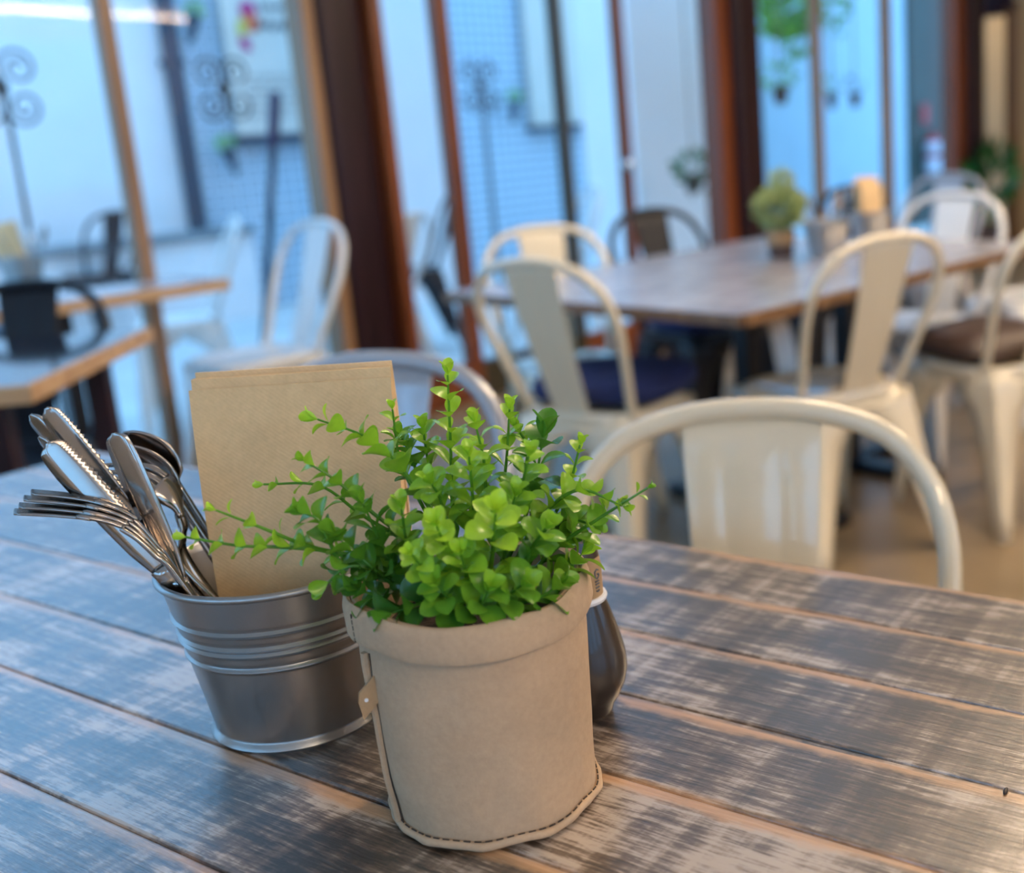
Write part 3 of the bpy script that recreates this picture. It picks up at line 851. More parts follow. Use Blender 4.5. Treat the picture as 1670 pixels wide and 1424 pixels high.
def spoon(tip, root, end, y, label, hw=0.0185, dish=0.007, side=None):
    T, Rr, E_ = PY(*tip, y), PY(*root, y), Vector(end)
    t = thing('table_spoon', label, 'spoon', tuple(E_), 0, 'cutlery in the near bucket')
    ax = (T - Rr).normalized(); S = side or ax.cross(FW).normalized(); nn = ax.cross(S).normalized()
    if nn.dot(FW) < 0: nn = -nn
    bm = BM(); grid = []
    Lb = (T - Rr).length
    for i in range(15):
        t_ = i / 14; wd = hw * (max(0.0, math.sin(math.pi * (0.06 + 0.94 * t_) ** 0.85)) ** 0.62 if i < 14 else 0.05)
        if i == 0: wd = 0.004
        row = []
        for k in range(9):
            s_ = (k / 8 - 0.5) * 2
            dep = dish * (1 - s_ * s_) * math.sin(math.pi * t_)
            row.append(bm.verts.new(Rr + ax * (Lb * t_) + S * (wd * s_) + nn * dep - E_))
        grid.append(row)
    for i in range(14):
        for k in range(8): bm.faces.new((grid[i][k], grid[i][k + 1], grid[i + 1][k + 1], grid[i + 1][k]))
    obj('bowl', bm, 'cutlery', t, thick=0.0014)
    bm = BM(); ribbon(bm, [Rr - E_, Rr.lerp(E_, 0.3) - E_, Rr.lerp(E_, 0.7) - E_, Vector((0, 0, 0))], [0.0035, 0.003, 0.0045, 0.006, 0.006], S, 24, 0.0012)
    obj('handle', bm, 'cutlery', t, thick=0.0026)
    return t
spoon((200, 706), (284, 790), E_in(0.006, 0.004), 0.765, 'spoon with blue glint on its bowl, left of the napkins', 0.0165)
spoon((192, 728), (283, 812), E_in(0.010, -0.004), 0.757, 'dark spoon showing only its rim behind the broad knife', 0.0150)


# ================================================================== POTTED PLANT
POT = Vector((-0.117, 0.637, 0.75))
pl = thing('potted_plant', 'bushy bright green plant in a tan kraft paper bag pot on the near table', 'plant', tuple(POT))
RB, RTOP, PH = 0.0590, 0.0650, 0.1365
LEAN = Vector((-0.006, 0.0, 0))
def bagfn(amp):
    def fn(p, a, j):
        z = p.z; t = z / PH
        q = p.copy()
        r = math.hypot(p.x, p.y)
        n1 = noise.noise(Vector((math.cos(a) * 1.3, math.sin(a) * 1.3, z * 11))) * amp
        n2 = noise.noise(Vector((math.cos(a) * 3.1 + 7, math.sin(a) * 3.1, z * 38))) * amp * 0.35
        k = (r + n1 + n2) / max(r, 1e-6)
        q.x *= k; q.y *= k
        q.x += LEAN.x * t * t
        q.z += (0.0025 * math.sin(2 * a + 0.6) + 0.002 * noise.noise(Vector((math.cos(a) * 2, math.sin(a) * 2, 3)))) * t
        return q
    return fn
prof = [(0.001, 0.003), (RB * 0.5, 0.003), (RB * 0.93, 0.003)]
for i in range(31):
    t = i / 30; prof.append((RB + 0.0016 + (RTOP - 0.0016 - RB) * t + 0.0012 * math.sin(t * math.pi), 0.005 + t * (PH - 0.006)))
prof += [(RTOP - 0.001, PH), (RTOP - 0.0035, PH - 0.001), (RTOP - 0.005, PH - 0.01), (RTOP - 0.0065, PH - 0.04)]
bm = BM(); lathe(bm, prof, 96, (0, 0, 0), bagfn(0.0034)); obj('bag', bm, 'kraft', pl)
# stitched lip round the base
bm = BM(); lip = []
for k in range(97):
    a = 2 * math.pi * k / 96; f = bagfn(0.0034)
    r = RB + 0.0030 + 0.0007 * math.sin(a * 17) * math.sin(a * 5)
    q = f(Vector((r * math.cos(a), r * math.sin(a), 0.0035)), a, 0); q.z = 0.0040 + 0.0008 * math.sin(a * 9)
    lip.append(q)
tube(bm, lip, 0.0025, 10, False); lip_o = obj('base_lip', bm, 'kraft', pl)
bm = BM()
for k in range(0, 64):
    a0, a1 = 2 * math.pi * (k + 0.15) / 64, 2 * math.pi * (k + 0.8) / 64
    pts = []
    for a in (a0, (a0 + a1) / 2, a1):
        q = bagfn(0.0034)(Vector(((RB + 0.0030) * math.cos(a), (RB + 0.0030) * math.sin(a), 0.0035)), a, 0); q.z = 0.0068 + 0.0006 * math.sin(a * 9); pts.append(q)
    tube(bm, pts, 0.00045, 5)
obj('stitching', bm, 'thread', lip_o)
# folded cuff
cp = []
for (r, z) in ((RTOP - 0.0005, PH - 0.004), (RTOP + 0.0003, PH - 0.0005), (RTOP + 0.0022, PH + 0.0006), (RTOP + 0.0040, PH - 0.0012), (RTOP + 0.0054, PH - 0.006), (RTOP + 0.0056, PH - 0.014), (RTOP + 0.0056, PH - 0.0180), (RTOP + 0.0050, PH - 0.0195), (RTOP + 0.0030, PH - 0.0190), (RTOP + 0.0022, PH - 0.014)):
    cp.append((r, z))
bm = BM(); lathe(bm, cp, 96, (0, 0, 0), bagfn(0.0026)); cuff_o = obj('cuff', bm, 'kraft', pl)
# vertical seam on the left with piping
SA = R(213)
bm = BM(); pts = []; pts2 = []
for i in range(26):
    t = i / 25; z = 0.006 + t * (PH - 0.033)
    r = RB + 0.0016 + (RTOP - RB - 0.0016) * z / PH + 0.0016
    q = bagfn(0.0034)(Vector((r * math.cos(SA), r * math.sin(SA), z)), SA, 0); pts.append(q)
    a2 = SA + 0.052
    q2 = bagfn(0.0034)(Vector(((r - 0.0008) * math.cos(a2), (r - 0.0008) * math.sin(a2), z)), a2, 0); pts2.append(q2)
tube(bm, pts, 0.0024, 8); seam_o = obj('side_seam', bm, 'kraft', pl)
bm = BM(); tube(bm, pts2, 0.0005, 5); obj('seam_thread', bm, 'thread', seam_o)
# cuff stitch line
bm = BM()
for i in range(5):
    a2 = SA + 0.03
    z0 = PH - 0.003 - i * 0.0034
    tube(bm, [bagfn(0.0026)(Vector(((RTOP + 0.0054) * math.cos(a2), (RTOP + 0.0054) * math.sin(a2), z)), a2, 0) for z in (z0, z0 - 0.0026)], 0.00045, 5)
obj('cuff_stitch', bm, 'thread', cuff_o)
# tab with eyelet
TA = SA + 0.07
an = bagfn(0.0034)(Vector(((RB + 0.0070) * math.cos(TA), (RB + 0.0070) * math.sin(TA), 0.085)), TA, 0)
ex = Vector((-0.93, -0.36, 0)).normalized(); ey = Vector((0.36, -0.93, 0)).normalized()
bm = BM(); shape = [(0.0015, 0.0125), (-0.0075, 0.0045), (-0.0085, -0.0015), (-0.0068, -0.0120), (0.0025, -0.0030)]
front = [bm.verts.new(an + ex * (-x) + Vector((0, 0, z))) for x, z in shape]
bm.faces.new(front); tab = obj('tab', bm, 'kraft_tab', pl, smooth=False, thick=0.0014)
bm = BM(); q = an + ex * 0.0042 + Vector((0, 0, -0.0005))
tube(bm, [q - ey * 0.0012, q + ey * 0.0012], 0.0011, 12); obj('eyelet', bm, 'ring', tab)
# soil
bm = BM(); rs = []
for j in range(8):
    rs.append((0.001 + (RTOP - 0.0055) * j / 7, 0.108))
lathe(bm, rs, 48, (LEAN.x * 0.6, 0, 0), lambda p, a, j: p + Vector((0, 0, 0.004 * noise.noise(p * 90)))); obj('soil', bm, 'soil', pl)

rng = random.Random(5)
def leaf(bm, lay, pos, axis, normal, ln, wd, age, cup=0.25, droop=0.15):
    """one rounded obovate leaf: axis from stem outward, cupped, on a short stalk"""
    axis = axis.normalized(); nn = (normal - axis * normal.dot(axis)).normalized(); s = axis.cross(nn)
    rows = []
    ts_ = [0.0, 0.1, 0.24, 0.42, 0.58, 0.73, 0.86, 0.95, 1.0]; nl = len(ts_) - 1
    prof_ = [0.10, 0.30, 0.66, 0.94, 1.0, 0.93, 0.72, 0.42, 0.05]
    for i in range(nl + 1):
        t = ts_[i]; row = []
        c = pos + axis * (ln * (t if i else 0.02)) + nn * (ln * (0.10 * math.sin(t * math.pi) - droop * t * t))
        for k in range(5):
            u = (k - 2) / 2
            row.append(bm.verts.new(c + s * (wd * 0.5 * prof_[i] * u) + nn * (wd * cup * u * u * prof_[i])))
        rows.append(row)
    for i in range(nl):
        for k in range(4):
            f = bm.faces.new((rows[i][k], rows[i][k + 1], rows[i + 1][k + 1], rows[i + 1][k]))
    for r_ in rows:
        for v in r_: v[lay] = age
def sprig(pts, n_nodes, big, age0, seed, tipage=0.0, tip_small=0.35, start=0.3):
    """stem with opposite leaf pairs, each pair turned a quarter turn; leaves shrink and pale towards the tip"""
    r_ = random.Random(seed)
    P = catmull(pts, 28); bm = BM(); lay = bm.verts.layers.float.new('age')
    rad = [0.00165 * (1 - 0.62 * i / 28) for i in range(29)]
    tube(bm, P, rad, 6)
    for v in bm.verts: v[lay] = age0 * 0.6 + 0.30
    stem = obj('sprig', bm, 'leaf', pl)
    bm = BM(); lay = bm.verts.layers.float.new('age')
    L = [0.0]
    for a, b in zip(P, P[1:]): L.append(L[-1] + (b - a).length)
    ref = Vector((r_.uniform(-1, 1), r_.uniform(-1, 1), r_.uniform(-1, 1)))
    for j in range(n_nodes):
        t = start + (1 - start) * ((j + 0.4) / n_nodes) ** 0.92
        k = min(int(t * 28), 27); p = P[k].lerp(P[k + 1], t * 28 - k)
        d = (P[k + 1] - P[k]).normalized()
        a = (ref - d * ref.dot(d)).normalized(); b = d.cross(a)
        ang = j * math.pi / 2 + r_.uniform(-0.35, 0.35)
        sz = big * (1 - (1 - tip_small) * max(0, (t - 0.35) / 0.65) ** 1.1) * r_.uniform(0.85, 1.15)
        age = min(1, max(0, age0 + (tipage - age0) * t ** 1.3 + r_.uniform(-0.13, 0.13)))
        for s_ in (0, math.pi):
            o = a * math.cos(ang + s_) + b * math.sin(ang + s_)
            ax = (o * r_.uniform(0.75, 1.0) + d * r_.uniform(0.35, 0.75)).normalized()
            leaf(bm, lay, p + o * 0.0008, ax, d * 0.9 - o * 0.3 + Vector((0, 0, 0.25)), sz * r_.uniform(0.92, 1.08), sz * r_.uniform(0.74, 0.94), age, r_.uniform(0.04, 0.24), r_.uniform(-0.10, 0.20))
    for s_ in range(3):   # tip cluster
        d = (P[-1] - P[-2]).normalized(); a = d.orthogonal().normalized(); b = d.cross(a); an = s_ * 2.1 + seed
        o = a * math.cos(an) + b * math.sin(an)
        leaf(bm, lay, P[-1], d + o * 0.55, o * -1 + d * 0.3, big * tip_small * 0.95, big * tip_small * 0.62, max(0, tipage - 0.05), 0.15, 0.0)
    obj('leaves', bm, 'leaf', stem)
    return stem
def SP(pixels, depths, n, big=0.0135, age0=0.62, tipage=0.05, tip=0.35, seed=0, start=0.3):
    big *= 1.2
    pts = [PY(x, y, POT.y + d) - POT for (x, y), d in zip(pixels, depths)]
    sprig(pts, n, big, age0, seed, tipage, tip, start)
# long outer sprigs, then the dense crown
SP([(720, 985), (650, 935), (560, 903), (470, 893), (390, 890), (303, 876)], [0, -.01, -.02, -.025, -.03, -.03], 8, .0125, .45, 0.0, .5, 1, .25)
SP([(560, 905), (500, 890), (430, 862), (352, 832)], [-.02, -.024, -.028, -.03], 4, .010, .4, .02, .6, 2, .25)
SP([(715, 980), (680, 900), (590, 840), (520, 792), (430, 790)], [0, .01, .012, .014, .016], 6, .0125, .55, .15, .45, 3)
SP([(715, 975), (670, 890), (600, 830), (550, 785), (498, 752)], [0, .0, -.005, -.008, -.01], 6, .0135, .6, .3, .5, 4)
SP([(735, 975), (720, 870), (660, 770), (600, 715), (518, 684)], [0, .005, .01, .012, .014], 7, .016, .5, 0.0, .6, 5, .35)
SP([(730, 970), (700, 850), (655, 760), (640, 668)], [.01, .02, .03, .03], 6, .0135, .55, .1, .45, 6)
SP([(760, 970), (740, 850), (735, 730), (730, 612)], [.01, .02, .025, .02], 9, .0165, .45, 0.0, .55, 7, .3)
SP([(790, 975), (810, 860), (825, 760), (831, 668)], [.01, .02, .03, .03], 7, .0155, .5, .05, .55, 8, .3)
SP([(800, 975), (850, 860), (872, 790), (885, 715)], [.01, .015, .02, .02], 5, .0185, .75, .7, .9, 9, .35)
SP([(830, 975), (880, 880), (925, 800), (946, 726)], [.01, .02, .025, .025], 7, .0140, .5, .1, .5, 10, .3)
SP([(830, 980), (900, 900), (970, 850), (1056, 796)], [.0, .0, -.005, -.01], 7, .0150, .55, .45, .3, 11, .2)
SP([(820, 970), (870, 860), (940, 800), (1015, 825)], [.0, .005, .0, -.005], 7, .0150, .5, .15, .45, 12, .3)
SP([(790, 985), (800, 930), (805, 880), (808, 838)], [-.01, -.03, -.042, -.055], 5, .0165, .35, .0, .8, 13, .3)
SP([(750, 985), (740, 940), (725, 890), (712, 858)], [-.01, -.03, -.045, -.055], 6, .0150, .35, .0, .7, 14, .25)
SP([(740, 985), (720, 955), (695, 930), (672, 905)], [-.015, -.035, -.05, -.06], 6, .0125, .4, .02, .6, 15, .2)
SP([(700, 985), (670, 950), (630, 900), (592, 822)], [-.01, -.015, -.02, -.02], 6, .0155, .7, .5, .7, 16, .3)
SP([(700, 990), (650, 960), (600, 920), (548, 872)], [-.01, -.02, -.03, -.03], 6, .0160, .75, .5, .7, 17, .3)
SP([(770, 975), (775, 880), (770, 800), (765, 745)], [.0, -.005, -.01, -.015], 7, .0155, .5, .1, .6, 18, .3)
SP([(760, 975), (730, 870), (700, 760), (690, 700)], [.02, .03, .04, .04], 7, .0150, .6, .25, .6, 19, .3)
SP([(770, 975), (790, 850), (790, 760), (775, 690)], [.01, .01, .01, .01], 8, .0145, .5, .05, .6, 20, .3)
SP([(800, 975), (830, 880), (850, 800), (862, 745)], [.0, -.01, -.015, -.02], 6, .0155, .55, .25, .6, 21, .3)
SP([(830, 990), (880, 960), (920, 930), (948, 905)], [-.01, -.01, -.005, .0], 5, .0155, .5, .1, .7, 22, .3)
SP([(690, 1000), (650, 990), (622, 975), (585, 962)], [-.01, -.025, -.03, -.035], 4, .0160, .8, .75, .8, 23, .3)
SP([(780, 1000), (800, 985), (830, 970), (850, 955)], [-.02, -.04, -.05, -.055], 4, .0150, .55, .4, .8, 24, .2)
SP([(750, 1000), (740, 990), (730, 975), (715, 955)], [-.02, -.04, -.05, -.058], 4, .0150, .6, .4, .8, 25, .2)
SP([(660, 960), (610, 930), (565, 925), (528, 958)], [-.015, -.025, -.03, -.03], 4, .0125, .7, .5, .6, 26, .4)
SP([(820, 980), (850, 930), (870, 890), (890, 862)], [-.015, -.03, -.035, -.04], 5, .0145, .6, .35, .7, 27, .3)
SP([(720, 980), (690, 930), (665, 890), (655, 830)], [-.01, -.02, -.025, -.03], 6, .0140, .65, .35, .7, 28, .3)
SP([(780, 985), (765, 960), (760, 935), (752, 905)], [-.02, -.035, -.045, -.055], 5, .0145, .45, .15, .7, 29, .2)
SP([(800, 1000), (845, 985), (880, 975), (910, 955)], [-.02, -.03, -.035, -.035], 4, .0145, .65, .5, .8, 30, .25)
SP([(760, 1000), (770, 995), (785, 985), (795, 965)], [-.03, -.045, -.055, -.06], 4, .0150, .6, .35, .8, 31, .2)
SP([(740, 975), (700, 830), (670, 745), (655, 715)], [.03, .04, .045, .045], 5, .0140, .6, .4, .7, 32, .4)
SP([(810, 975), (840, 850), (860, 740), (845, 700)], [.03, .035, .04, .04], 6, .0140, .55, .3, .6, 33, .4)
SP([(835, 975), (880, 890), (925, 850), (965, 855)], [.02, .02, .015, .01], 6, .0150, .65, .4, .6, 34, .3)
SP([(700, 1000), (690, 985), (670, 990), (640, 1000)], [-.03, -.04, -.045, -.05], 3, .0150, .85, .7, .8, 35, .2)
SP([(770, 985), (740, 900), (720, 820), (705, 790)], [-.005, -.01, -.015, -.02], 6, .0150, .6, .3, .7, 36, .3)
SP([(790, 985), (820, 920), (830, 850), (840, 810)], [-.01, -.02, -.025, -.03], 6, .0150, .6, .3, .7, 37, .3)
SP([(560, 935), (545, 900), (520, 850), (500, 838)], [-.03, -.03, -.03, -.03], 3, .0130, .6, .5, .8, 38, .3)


# ================================================================== BOTTLE BEHIND THE POT
bpz = Vector((-0.0665, 0.731, 0.75))
bt = thing('pepper_bottle', 'dark brown rounded bottle with kraft neck label behind the plant pot', 'bottle', tuple(bpz))
pr = [(0.001, 0.0), (0.0150, 0.0), (0.0165, 0.002), (0.0175, 0.006), (0.0215, 0.012), (0.0262, 0.022), (0.0283, 0.032), (0.0278, 0.042), (0.0255, 0.053), (0.0225, 0.064), (0.0195, 0.074), (0.0175, 0.080), (0.0165, 0.083)]
bm = BM(); lathe(bm, pr, 48); obj('body', bm, 'bottle', bt)
bm = BM(); lathe(bm, [(0.0150, 0.0815), (0.0178, 0.0815), (0.0186, 0.0835), (0.0178, 0.0855), (0.0150, 0.0855)], 48); obj('collar', bm, 'ring', bt)
bm = BM(); lathe(bm, [(0.0160, 0.085), (0.0160, 0.105), (0.0150, 0.112)], 48); lab_o = obj('neck_label', bm, 'kraft_tab', bt)
bm = BM(); lathe(bm, [(0.0150, 0.112), (0.0140, 0.118), (0.0125, 0.124), (0.001, 0.126)], 48); obj('cap', bm, 'bottle', bt)
bm = BM()
def glyph(a, z, segs):
    for seg in segs:
        pts = []
        for (dx, dz) in seg:
            aa = a + dx / 0.0164; pts.append(Vector((0.0163 * math.cos(aa), 0.0163 * math.sin(aa), z + dz)))
        tube(bm, pts, 0.00055, 5)
ga = R(-35)
glyph(ga, 0.1015, [[(0.002, 0.0025), (0.0, 0.0035), (-0.0018, 0.002), (-0.0018, -0.0015), (0, -0.003), (0.002, -0.0015), (0.002, 0.0), (0.0005, 0.0)]])
glyph(ga, 0.0955, [[(-0.0018, 0.0012), (0.0018, 0.0012)], [(-0.0018, -0.0006), (0.0018, -0.0006)]])
glyph(ga, 0.0915, [[(-0.0018, 0.001), (0.0018, 0.001)], [(-0.0014, -0.0012), (0.0, -0.0018), (0.0014, -0.0012)]])
obj('label_print', bm, 'ink', lab_o)


# ================================================================== THINGS ON THE OTHER TABLES
def mini_bucket(px, py, z, s, label): 
    p = PZ(px, py, z); return bucket(p, label, s), p
def clump(bm, c, r, n, leaf_len, seed, squash=1.0, lay=None):
    """foliage clump: many little folded leaves scattered through a ball"""
    r_ = random.Random(seed)
    for i in range(n):
        v = Vector((r_.gauss(0, 1), r_.gauss(0, 1), r_.gauss(0, 1))).normalized() * r * r_.uniform(0.35, 1.0) ** 0.6
        v.z *= squash
        p = Vector(c) + v
        ax = (v.normalized() + Vector((r_.uniform(-.6, .6), r_.uniform(-.6, .6), r_.uniform(-.3, .8)))).normalized()
        s = ax.orthogonal().normalized(); s = Matrix.Rotation(r_.uniform(0, 6.28), 3, ax) @ s; nn = ax.cross(s)
        l = leaf_len * r_.uniform(0.7, 1.2)
        a = bm.verts.new(p); b = bm.verts.new(p + ax * l * 0.5 + s * l * 0.3 + nn * l * 0.08); c2 = bm.verts.new(p + ax * l); d = bm.verts.new(p + ax * l * 0.5 - s * l * 0.3 + nn * l * 0.08)
        bm.faces.new((a, b, c2)); bm.faces.new((a, c2, d))
# sage plant on the middle table
p = PZ(1275, 420, 0.72)
sp_ = thing('potted_plant', 'sage green plant in a small pot with kraft band on the middle table', 'plant', tuple(p))
bm = BM(); lathe(bm, [(0.001, 0), (0.036, 0), (0.038, 0.003), (0.042, 0.05), (0.043, 0.052), (0.040, 0.05), (0.037, 0.03)], 32); obj('pot', bm, 'terracotta', sp_)
bm = BM(); lathe(bm, [(0.0415, 0.042), (0.0445, 0.046), (0.047, 0.085), (0.044, 0.086), (0.041, 0.05)], 32); obj('kraft_band', bm, 'kraft_tab', sp_)
bm = BM(); clump(bm, (0, 0, 0.155), 0.072, 1400, 0.025, 3, 0.85); clump(bm, (0.01, 0, 0.230), 0.03, 160, 0.022, 4, 1.3); obj('foliage', bm, 'leafgrey', sp_)
def far_cutlery(bp_, s, n, seed, z0, grp, desc):
    r_ = random.Random(seed)
    kinds = ['spoon', 'knife', 'fork', 'knife', 'spoon']
    for i in range(n):
        a = i / n * 6.28 + r_.uniform(-.3, .3)
        b0 = bp_ + Vector((0.02 * math.cos(a), 0.02 * math.sin(a), 0.012)); dirv = Vector((0.32 * math.cos(a), 0.32 * math.sin(a), 1)).normalized()
        k = kinds[i % 5]; bm = BM(); S = Vector((-math.sin(a), math.cos(a), 0))
        Ls = 0.195 + r_.uniform(-.01, .015)
        t = thing('table_' + k, desc[i], k, tuple(b0), 0, grp)
        ribbon(bm, [Vector((0, 0, 0)), dirv * Ls * 0.3, dirv * Ls * 0.65], [0.005, 0.004, 0.003], S, 8, 0.001); obj('handle', bm, 'cutlery', t, thick=0.003)
        bm = BM()
        wd = {'spoon': [0.003, 0.014, 0.018, 0.012, 0.002], 'knife': [0.005, 0.009, 0.009, 0.007, 0.001], 'fork': [0.003, 0.009, 0.010, 0.010, 0.009]}[k]
        ribbon(bm, [dirv * Ls * 0.64, dirv * Ls * 0.82, dirv * Ls], wd, S, 10, 0.004 if k == 'spoon' else 0.0008); obj({'spoon': 'bowl', 'knife': 'blade', 'fork': 'head'}[k], bm, 'cutlery', t, thick=0.0015)
bk, p = mini_bucket(1350, 418, 0.72, 0.95, 'metal bucket of cutlery on the middle table beside the sage plant')
far_cutlery(p, 0.95, 5, 2, 0.72, 'cutlery in the bucket beside the sage plant', ['shiny ' + k + ' standing in the bucket beside the sage plant, ' + w_ for k, w_ in zip(['spoon', 'knife', 'fork', 'knife', 'spoon'], ['on the right', 'towards the back right', 'towards the back left', 'on the left', 'at the front'])])
q = PZ(1421, 398, 0.7205)
bucket(q, 'metal bucket with kraft napkins at the right end of the middle table', 0.92)
for i, lb in enumerate(('front', 'middle', 'rear')):
    napkin(tuple(q + Vector((-0.006*(i-1), -0.013 + 0.013 * i, 0.012))), R(25), 0.082, 0.185 + 0.012 * i, R(-3), lb + ' kraft napkin in the bucket at the right end of the middle table', 'kraft napkins on the middle table', 0.009, 40 + i, 0.0)
# set on the narrow table at the left
p = PZ(42, 470, 0.75)
bucket(p, 'dark metal bucket with kraft napkins behind the black chair at the left', 0.95)
for i, lb in enumerate(('front', 'rear')):
    o = napkin(tuple(p + Vector((-0.008, -0.01 + 0.014 * i, 0.014))), R(12), 0.085, 0.20 + 0.015 * i, R(-4), lb + ' kraft napkin in the bucket behind the black chair', 'kraft napkins at the left', 0.010, 50 + i, 0.0)
    o.rotation_euler.y = R(-9)
far_cutlery(p + Vector((0.03, 0, 0)), 1, 3, 8, 0.75, 'cutlery in the bucket behind the black chair', ['bright spoon leaning out of the bucket behind the black chair', 'dark knife standing in the bucket behind the black chair', 'dark fork standing in the bucket behind the black chair'])


# ================================================================== OUTSIDE THINGS
q = G(-2.05, -0.95, -0.04)
bn = thing('added_bench', 'dark bench shape added outside as a dark band under the left window, beside the thin mullion', 'bench', tuple(q), GA)  # bench shape added to fill a dark band behind the glass
bm = BM(); box(bm, (0, 0, 0.52), (1.2, 0.34, 0.16)); obj('seat', bm, 'bluesteel', bn, smooth=False, bev=0.02)
for sx in (-0.5, 0.5):
    bm = BM(); box(bm, (sx, 0, 0.22), (0.06, 0.28, 0.44)); obj('leg', bm, 'bluesteel', bn, smooth=False)
# downpipe at the edge of the white wall
u0, _ = PG(303, 240, XV + 0.06)
dp = thing('downpipe', 'dark vertical pipe where the white outside wall meets the tiles', 'pipe', tuple(G(u0, XV + 0.06, -0.04)), GA)
bm = BM(); box(bm, (0, 0, 2.1), (0.12, 0.08, 4.2)); obj('pipe', bm, 'bluesteel', dp, smooth=False, bev=0.02)
for z in (0.6, 1.9, 3.2):
    bm = BM(); box(bm, (0, 0, z), (0.16, 0.09, 0.05)); obj('bracket', bm, 'bluesteel', dp, smooth=False)
# dark leaning pole with purple grip
v_ = -1.2
ua, za = PG(449, 150, v_); ub, zb = PG(432, 545, v_)
A_ = G(ua, v_, za); B_ = G(ub, v_, zb); dd = A_ - B_
Bz = B_ + dd * ((-0.04 - B_.z) / dd.z)
po = thing('pole', 'dark leaning pole with a purple grip outside the window', 'pole', tuple(Bz))
bm = BM(); tube(bm, [Vector((0, 0, 0)), (A_ - Bz) * 0.86], 0.020, 12); obj('shaft', bm, 'bluesteel', po)
M['purple'] = simple('purple_grip', (0.03, 0.025, 0.08), 0.6)
bm = BM(); tube(bm, [(A_ - Bz) * 0.82, (A_ - Bz) * 0.84, (A_ - Bz) * 0.985, A_ - Bz], [0.02, 0.028, 0.028, 0.018], 12); obj('grip', bm, 'purple', po)
# wrought iron scroll ornaments
def scroll_orn(px, py, v, rad, label, pole=True, rot=0.0, mat='iron'):
    u, z = PG(px, py, v); t = thing('iron_scroll', label, 'ornament', tuple(G(u, v, z)), GA)
    for k in range(4):
        a = R(45 + 90 * k) + rot; bm = BM(); pts = []
        for i in range(40):
            th = i / 39 * math.pi * 3.2; rr = rad * 0.46 * (1 - 0.78 * i / 39)
            c = Vector((math.cos(a), 0, math.sin(a))) * rad * 0.60
            s0 = a + math.pi
            sgn = 1 if k % 2 else -1
            pts.append(c + Vector((math.cos(s0 + sgn * th), 0, math.sin(s0 + sgn * th))) * rr)
        tube(bm, pts, rad * 0.04, 8); obj('scroll', bm, mat, t)
    bm = BM(); bmesh.ops.create_uvsphere(bm, u_segments=14, v_segments=8, radius=rad * 0.16); obj('boss', bm, mat, t)
    bm = BM(); tube(bm, [Vector((0, 0, 0.02)), Vector((rad * 0.04, 0, -rad * 0.35)), Vector((0, 0, -rad * 0.5)) if not pole else Vector((0, 0, -0.04 - z))], rad * 0.06, 8); obj('stem', bm, mat, t)
scroll_orn(2, 143, -0.5, 0.16, 'iron scroll ornament on a post, cut by the left edge of the photo')
scroll_orn(365, 145, -0.035, 0.135, 'brown iron scroll ornament before the sign board outside', False)
scroll_orn(783, 140, -1.2, 0.17, 'dark iron scroll ornament on a tall post behind the door glass')
# sign board with bird mark and lettering
def strip_bm(w_, h_, th=0.004):
    bm = BM(); box(bm, (0, 0, 0), (w_, th, h_)); return bm
uL, zB = PG(388, 222, XV + 0.05); uR, _ = PG(520, 222, XV + 0.05)
W_ = uR - uL
sg = thing('sign_board', 'cream sign board with a pink and orange bird on the tiled wall', 'sign', tuple(G((uL + uR) / 2, XV + 0.05, zB)), GA)
bm = BM(); box(bm, (0, 0, 0.85), (W_, 0.05, 1.7)); obj('panel', bm, 'poster', sg, smooth=False, bev=0.005)
bm = BM(); box(bm, (0, 0.0, -0.035), (W_ + 0.02, 0.10, 0.07)); obj('shelf', bm, 'bluesteel', sg, smooth=False)
def on_sign(px, py):
    u, z = PG(px, py, XV + 0.08); return (u - (uL + uR) / 2, z - zB)
def disc(cx, cz, rx, rz, mat, y=-0.029, rot=0.0, name='bird_mark'):
    bm = BM(); n = 28; vs = []
    for yy in (y, y - 0.004):
        vs.append([bm.verts.new((cx + rx * math.cos(a) * math.cos(rot) - rz * math.sin(a) * math.sin(rot), yy, cz + rx * math.cos(a) * math.sin(rot) + rz * math.sin(a) * math.cos(rot))) for a in [2 * math.pi * i / n for i in range(n)]])
    bm.faces.new(vs[0]); bm.faces.new(vs[1])
    for i in range(n): bm.faces.new((vs[0][i], vs[0][(i + 1) % n], vs[1][(i + 1) % n], vs[1][i]))
    return obj(name, bm, mat, sg, smooth=False)
s1 = W_ / (520 - 388)
for (px, py, rx, rz, mt, y, rot) in ((404, 17, 13, 13, 'pink', -.029, 0), (408, 36, 12, 14, 'orange', -.033, 0.3), (393, 45, 7, 12, 'yellow', -.037, -.2), (400, 72, 7, 11, 'pink', -.033, .5)):
    x, z = on_sign(px, py); disc(x, z, rx * s1, rz * s1, mt, y, rot)
def scribble(parent, x0, z0, w_, h_, n, mat, seed, y=-0.029):
    r_ = random.Random(seed); bm = BM()
    for i in range(n):
        x = x0 + w_ * i / n; ww = w_ / n * 0.62
        pts = [Vector((x, y, z0 + h_ * r_.uniform(0, .5))), Vector((x + ww * .35, y, z0 + h_ * r_.uniform(.5, 1))), Vector((x + ww * .7, y, z0 + h_ * r_.uniform(0, .5))), Vector((x + ww, y, z0 + h_ * r_.uniform(.4, 1)))]
        tube(bm, catmull(pts, 8), h_ * 0.10, 5)
    return obj('lettering', bm, mat, parent)
x, z = on_sign(424, 52); scribble(sg, x, z, 66 * s1, 20 * s1, 6, 'ink', 1)
x, z = on_sign(424, 20); scribble(sg, x, z, 55 * s1, 14 * s1, 6, 'ink', 2)
for j in range(6):
    x, z = on_sign(402, 128 + j * 13); scribble(sg, x, z, (88 - 6 * (j % 3)) * s1, 5 * s1, 14, 'ink', 10 + j)
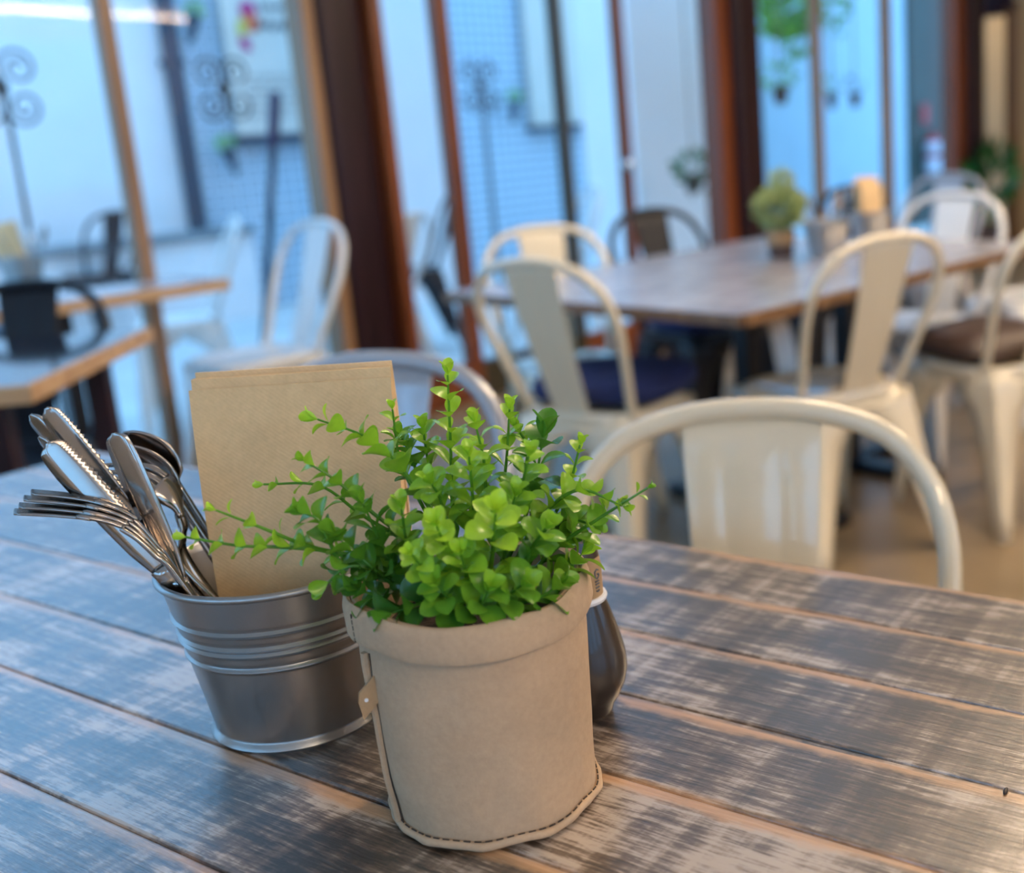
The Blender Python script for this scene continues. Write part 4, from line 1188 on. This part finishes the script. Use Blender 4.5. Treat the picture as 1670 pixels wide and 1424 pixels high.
# second board seen through the door glass
uL2, zB2 = PG(868, 205, XV + 0.05); uR2, _ = PG(990, 205, XV + 0.05)
s2 = thing('notice_board', 'grey cream board on the tiled wall behind the dark olive upright', 'sign', tuple(G((uL2 + uR2) / 2, XV + 0.05, zB2)), GA)
bm = BM(); box(bm, (0, 0, 0.9), (uR2 - uL2, 0.05, 1.8)); obj('panel', bm, 'poster', s2, smooth=False)
bm = BM(); box(bm, (0, 0, -0.03), (uR2 - uL2 + .02, 0.10, 0.06)); obj('shelf', bm, 'bluesteel', s2, smooth=False)
# cone planters on the tiles
def wall_planter(px, py, label, tilt, s=1.0):
    u, z = PG(px, py, XV + 0.12); t = thing('wall_planter', label, 'planter', tuple(G(u, XV + 0.12, z)), GA)
    t.rotation_euler = (0, tilt, GA)
    bm = BM(); lathe(bm, [(0.012 * s, -0.30 * s), (0.03 * s, -0.28 * s), (0.075 * s, 0.0), (0.07 * s, 0.0)], 20, close_bottom=True); obj('cone', bm, 'bluesteel', t)
    bm = BM(); clump(bm, (0, 0, 0.05 * s), 0.085 * s, 110, 0.05 * s, px); obj('foliage', bm, 'leafout', t)
wall_planter(316, 25, 'small green plant in a dark cone on the tiles, left of the sign', R(16), 0.7)
wall_planter(371, 242, 'small green plant in a dark cone on the tiles, below the sign', R(-14), 0.7)
wall_planter(838, 165, 'small plant in a dark cone on the tiles behind the door glass', R(8), 0.7)
# hanging plants behind the right-hand panes
def hanging(px, py, v, r_, label, pot=True, n=160, mat='leafout'):
    u, z = PG(px, py, v); t = thing('hanging_planter', label, 'planter', tuple(G(u, v, z)), GA)
    if pot:
        bm = BM(); lathe(bm, [(0.001, -0.12), (r_ * 0.35, -0.12), (r_ * 0.55, 0.0), (r_ * 0.5, 0.0)], 20); obj('pot', bm, 'terracotta', t)
    bm = BM(); clump(bm, (0, 0, 0.06), r_, n, r_ * 0.45, px, 0.8); clump(bm, (r_ * .5, 0, -r_ * .6), r_ * 0.45, n // 4, r_ * 0.4, px + 1, 1.4); obj('foliage', bm, mat, t)
    bm = BM(); tube(bm, [Vector((0, 0, 0.05)), Vector((0, 0, 4.0 - z))], 0.006, 6); obj('cord', bm, 'twine', t)
hanging(1288, 30, -1.0, 0.22, 'large trailing green plant hung outside, between the dark post and thin mullion', False, 320)
hanging(1272, 140, -0.55, 0.11, 'small plant in a dark hanging pot below the large trailing one', True, 70)
hanging(1225, 72, -0.8, 0.08, 'small sprig of green hung beside the dark post', False, 40)
hanging(1358, 32, -1.0, 0.14, 'leafy green plant hung just right of the thin mullion', False, 90)
hanging(1356, 150, -0.55, 0.07, 'tiny hanging plant right of the thin mullion, low down', True, 40)
hanging(1394, 150, -1.0, 0.09, 'small brown hanging pot left of the second thin mullion', True, 30, 'terracotta')
hanging(1130, 285, -1.0, 0.13, 'blurred bluish plant outside before the white column', True, 110, 'leafdark')
# fire point: sign and extinguisher
u, z = PG(1509, 186, -1.96); fs = thing('fire_sign', 'small red sign on the grey panel above the extinguisher', 'sign', tuple(G(u, -1.96, z)), GA)
bm = BM(); box(bm, (0, 0, 0), (0.13, 0.012, 0.21)); obj('plate', bm, 'red', fs, smooth=False)
u, z = PG(1521, 250, -1.9); fe = thing('fire_extinguisher', 'red extinguisher with white label beside the wooden post', 'extinguisher', tuple(G(u, -1.9, z - 0.28)), GA)
bm = BM(); lathe(bm, [(0.001, 0), (0.075, 0), (0.08, 0.01), (0.08, 0.40), (0.06, 0.45), (0.025, 0.47), (0.02, 0.50), (0.001, 0.50)], 28); obj('cylinder', bm, 'red', fe)
bm = BM(); lathe(bm, [(0.0815, 0.28), (0.0815, 0.40)], 28); lathe(bm, [(0.0815, 0.06), (0.0815, 0.23)], 28); obj('label_band', bm, 'label_white', fe, thick=0.001)
bm = BM(); box(bm, (0.02, 0, 0.53), (0.14, 0.03, 0.03)); tube(bm, [Vector((0.05, 0, 0.50)), Vector((0.11, 0, 0.42)), Vector((0.10, 0, 0.2))], 0.012, 8); obj('valve', bm, 'black', fe)
bm = BM(); box(bm, (0, 0.05, 0.2), (0.06, 0.08, 0.05)); obj('bracket', bm, 'black', fe, smooth=False)
# leafy plant by the doorway
q = G(5.05, 0.22, 0)
dpn = thing('floor_plant', 'dark green leafy plant beside the doorway at the right', 'plant', tuple(q))
bm = BM(); lathe(bm, [(0.001, 0), (0.10, 0), (0.13, 0.28), (0.12, 0.28)], 24); obj('pot', bm, 'terracotta', dpn)
bm = BM(); tube(bm, [(0, 0, 0.2), (0.01, 0, 0.55)], 0.012, 8); clump(bm, (0, 0, 0.62), 0.15, 60, 0.20, 9, 1.3); obj('foliage', bm, 'leafdark', dpn)

# small dark seed lying on the near table at the right
q = PZ(1640, 1291, 0.7505)
bm = BM(); bmesh.ops.create_uvsphere(bm, u_segments=12, v_segments=8, radius=1.0)
bmesh.ops.transform(bm, matrix=Matrix.Diagonal((0.0040, 0.0013, 0.0011, 1)), verts=bm.verts[:])
sd = obj('seed', bm, 'iron', None); sd.location = (q.x, q.y, 0.7508); sd.rotation_euler = (0, 0, R(62))
tag(sd, 'tiny dark seed husk lying on the near table at its right side', 'seed')
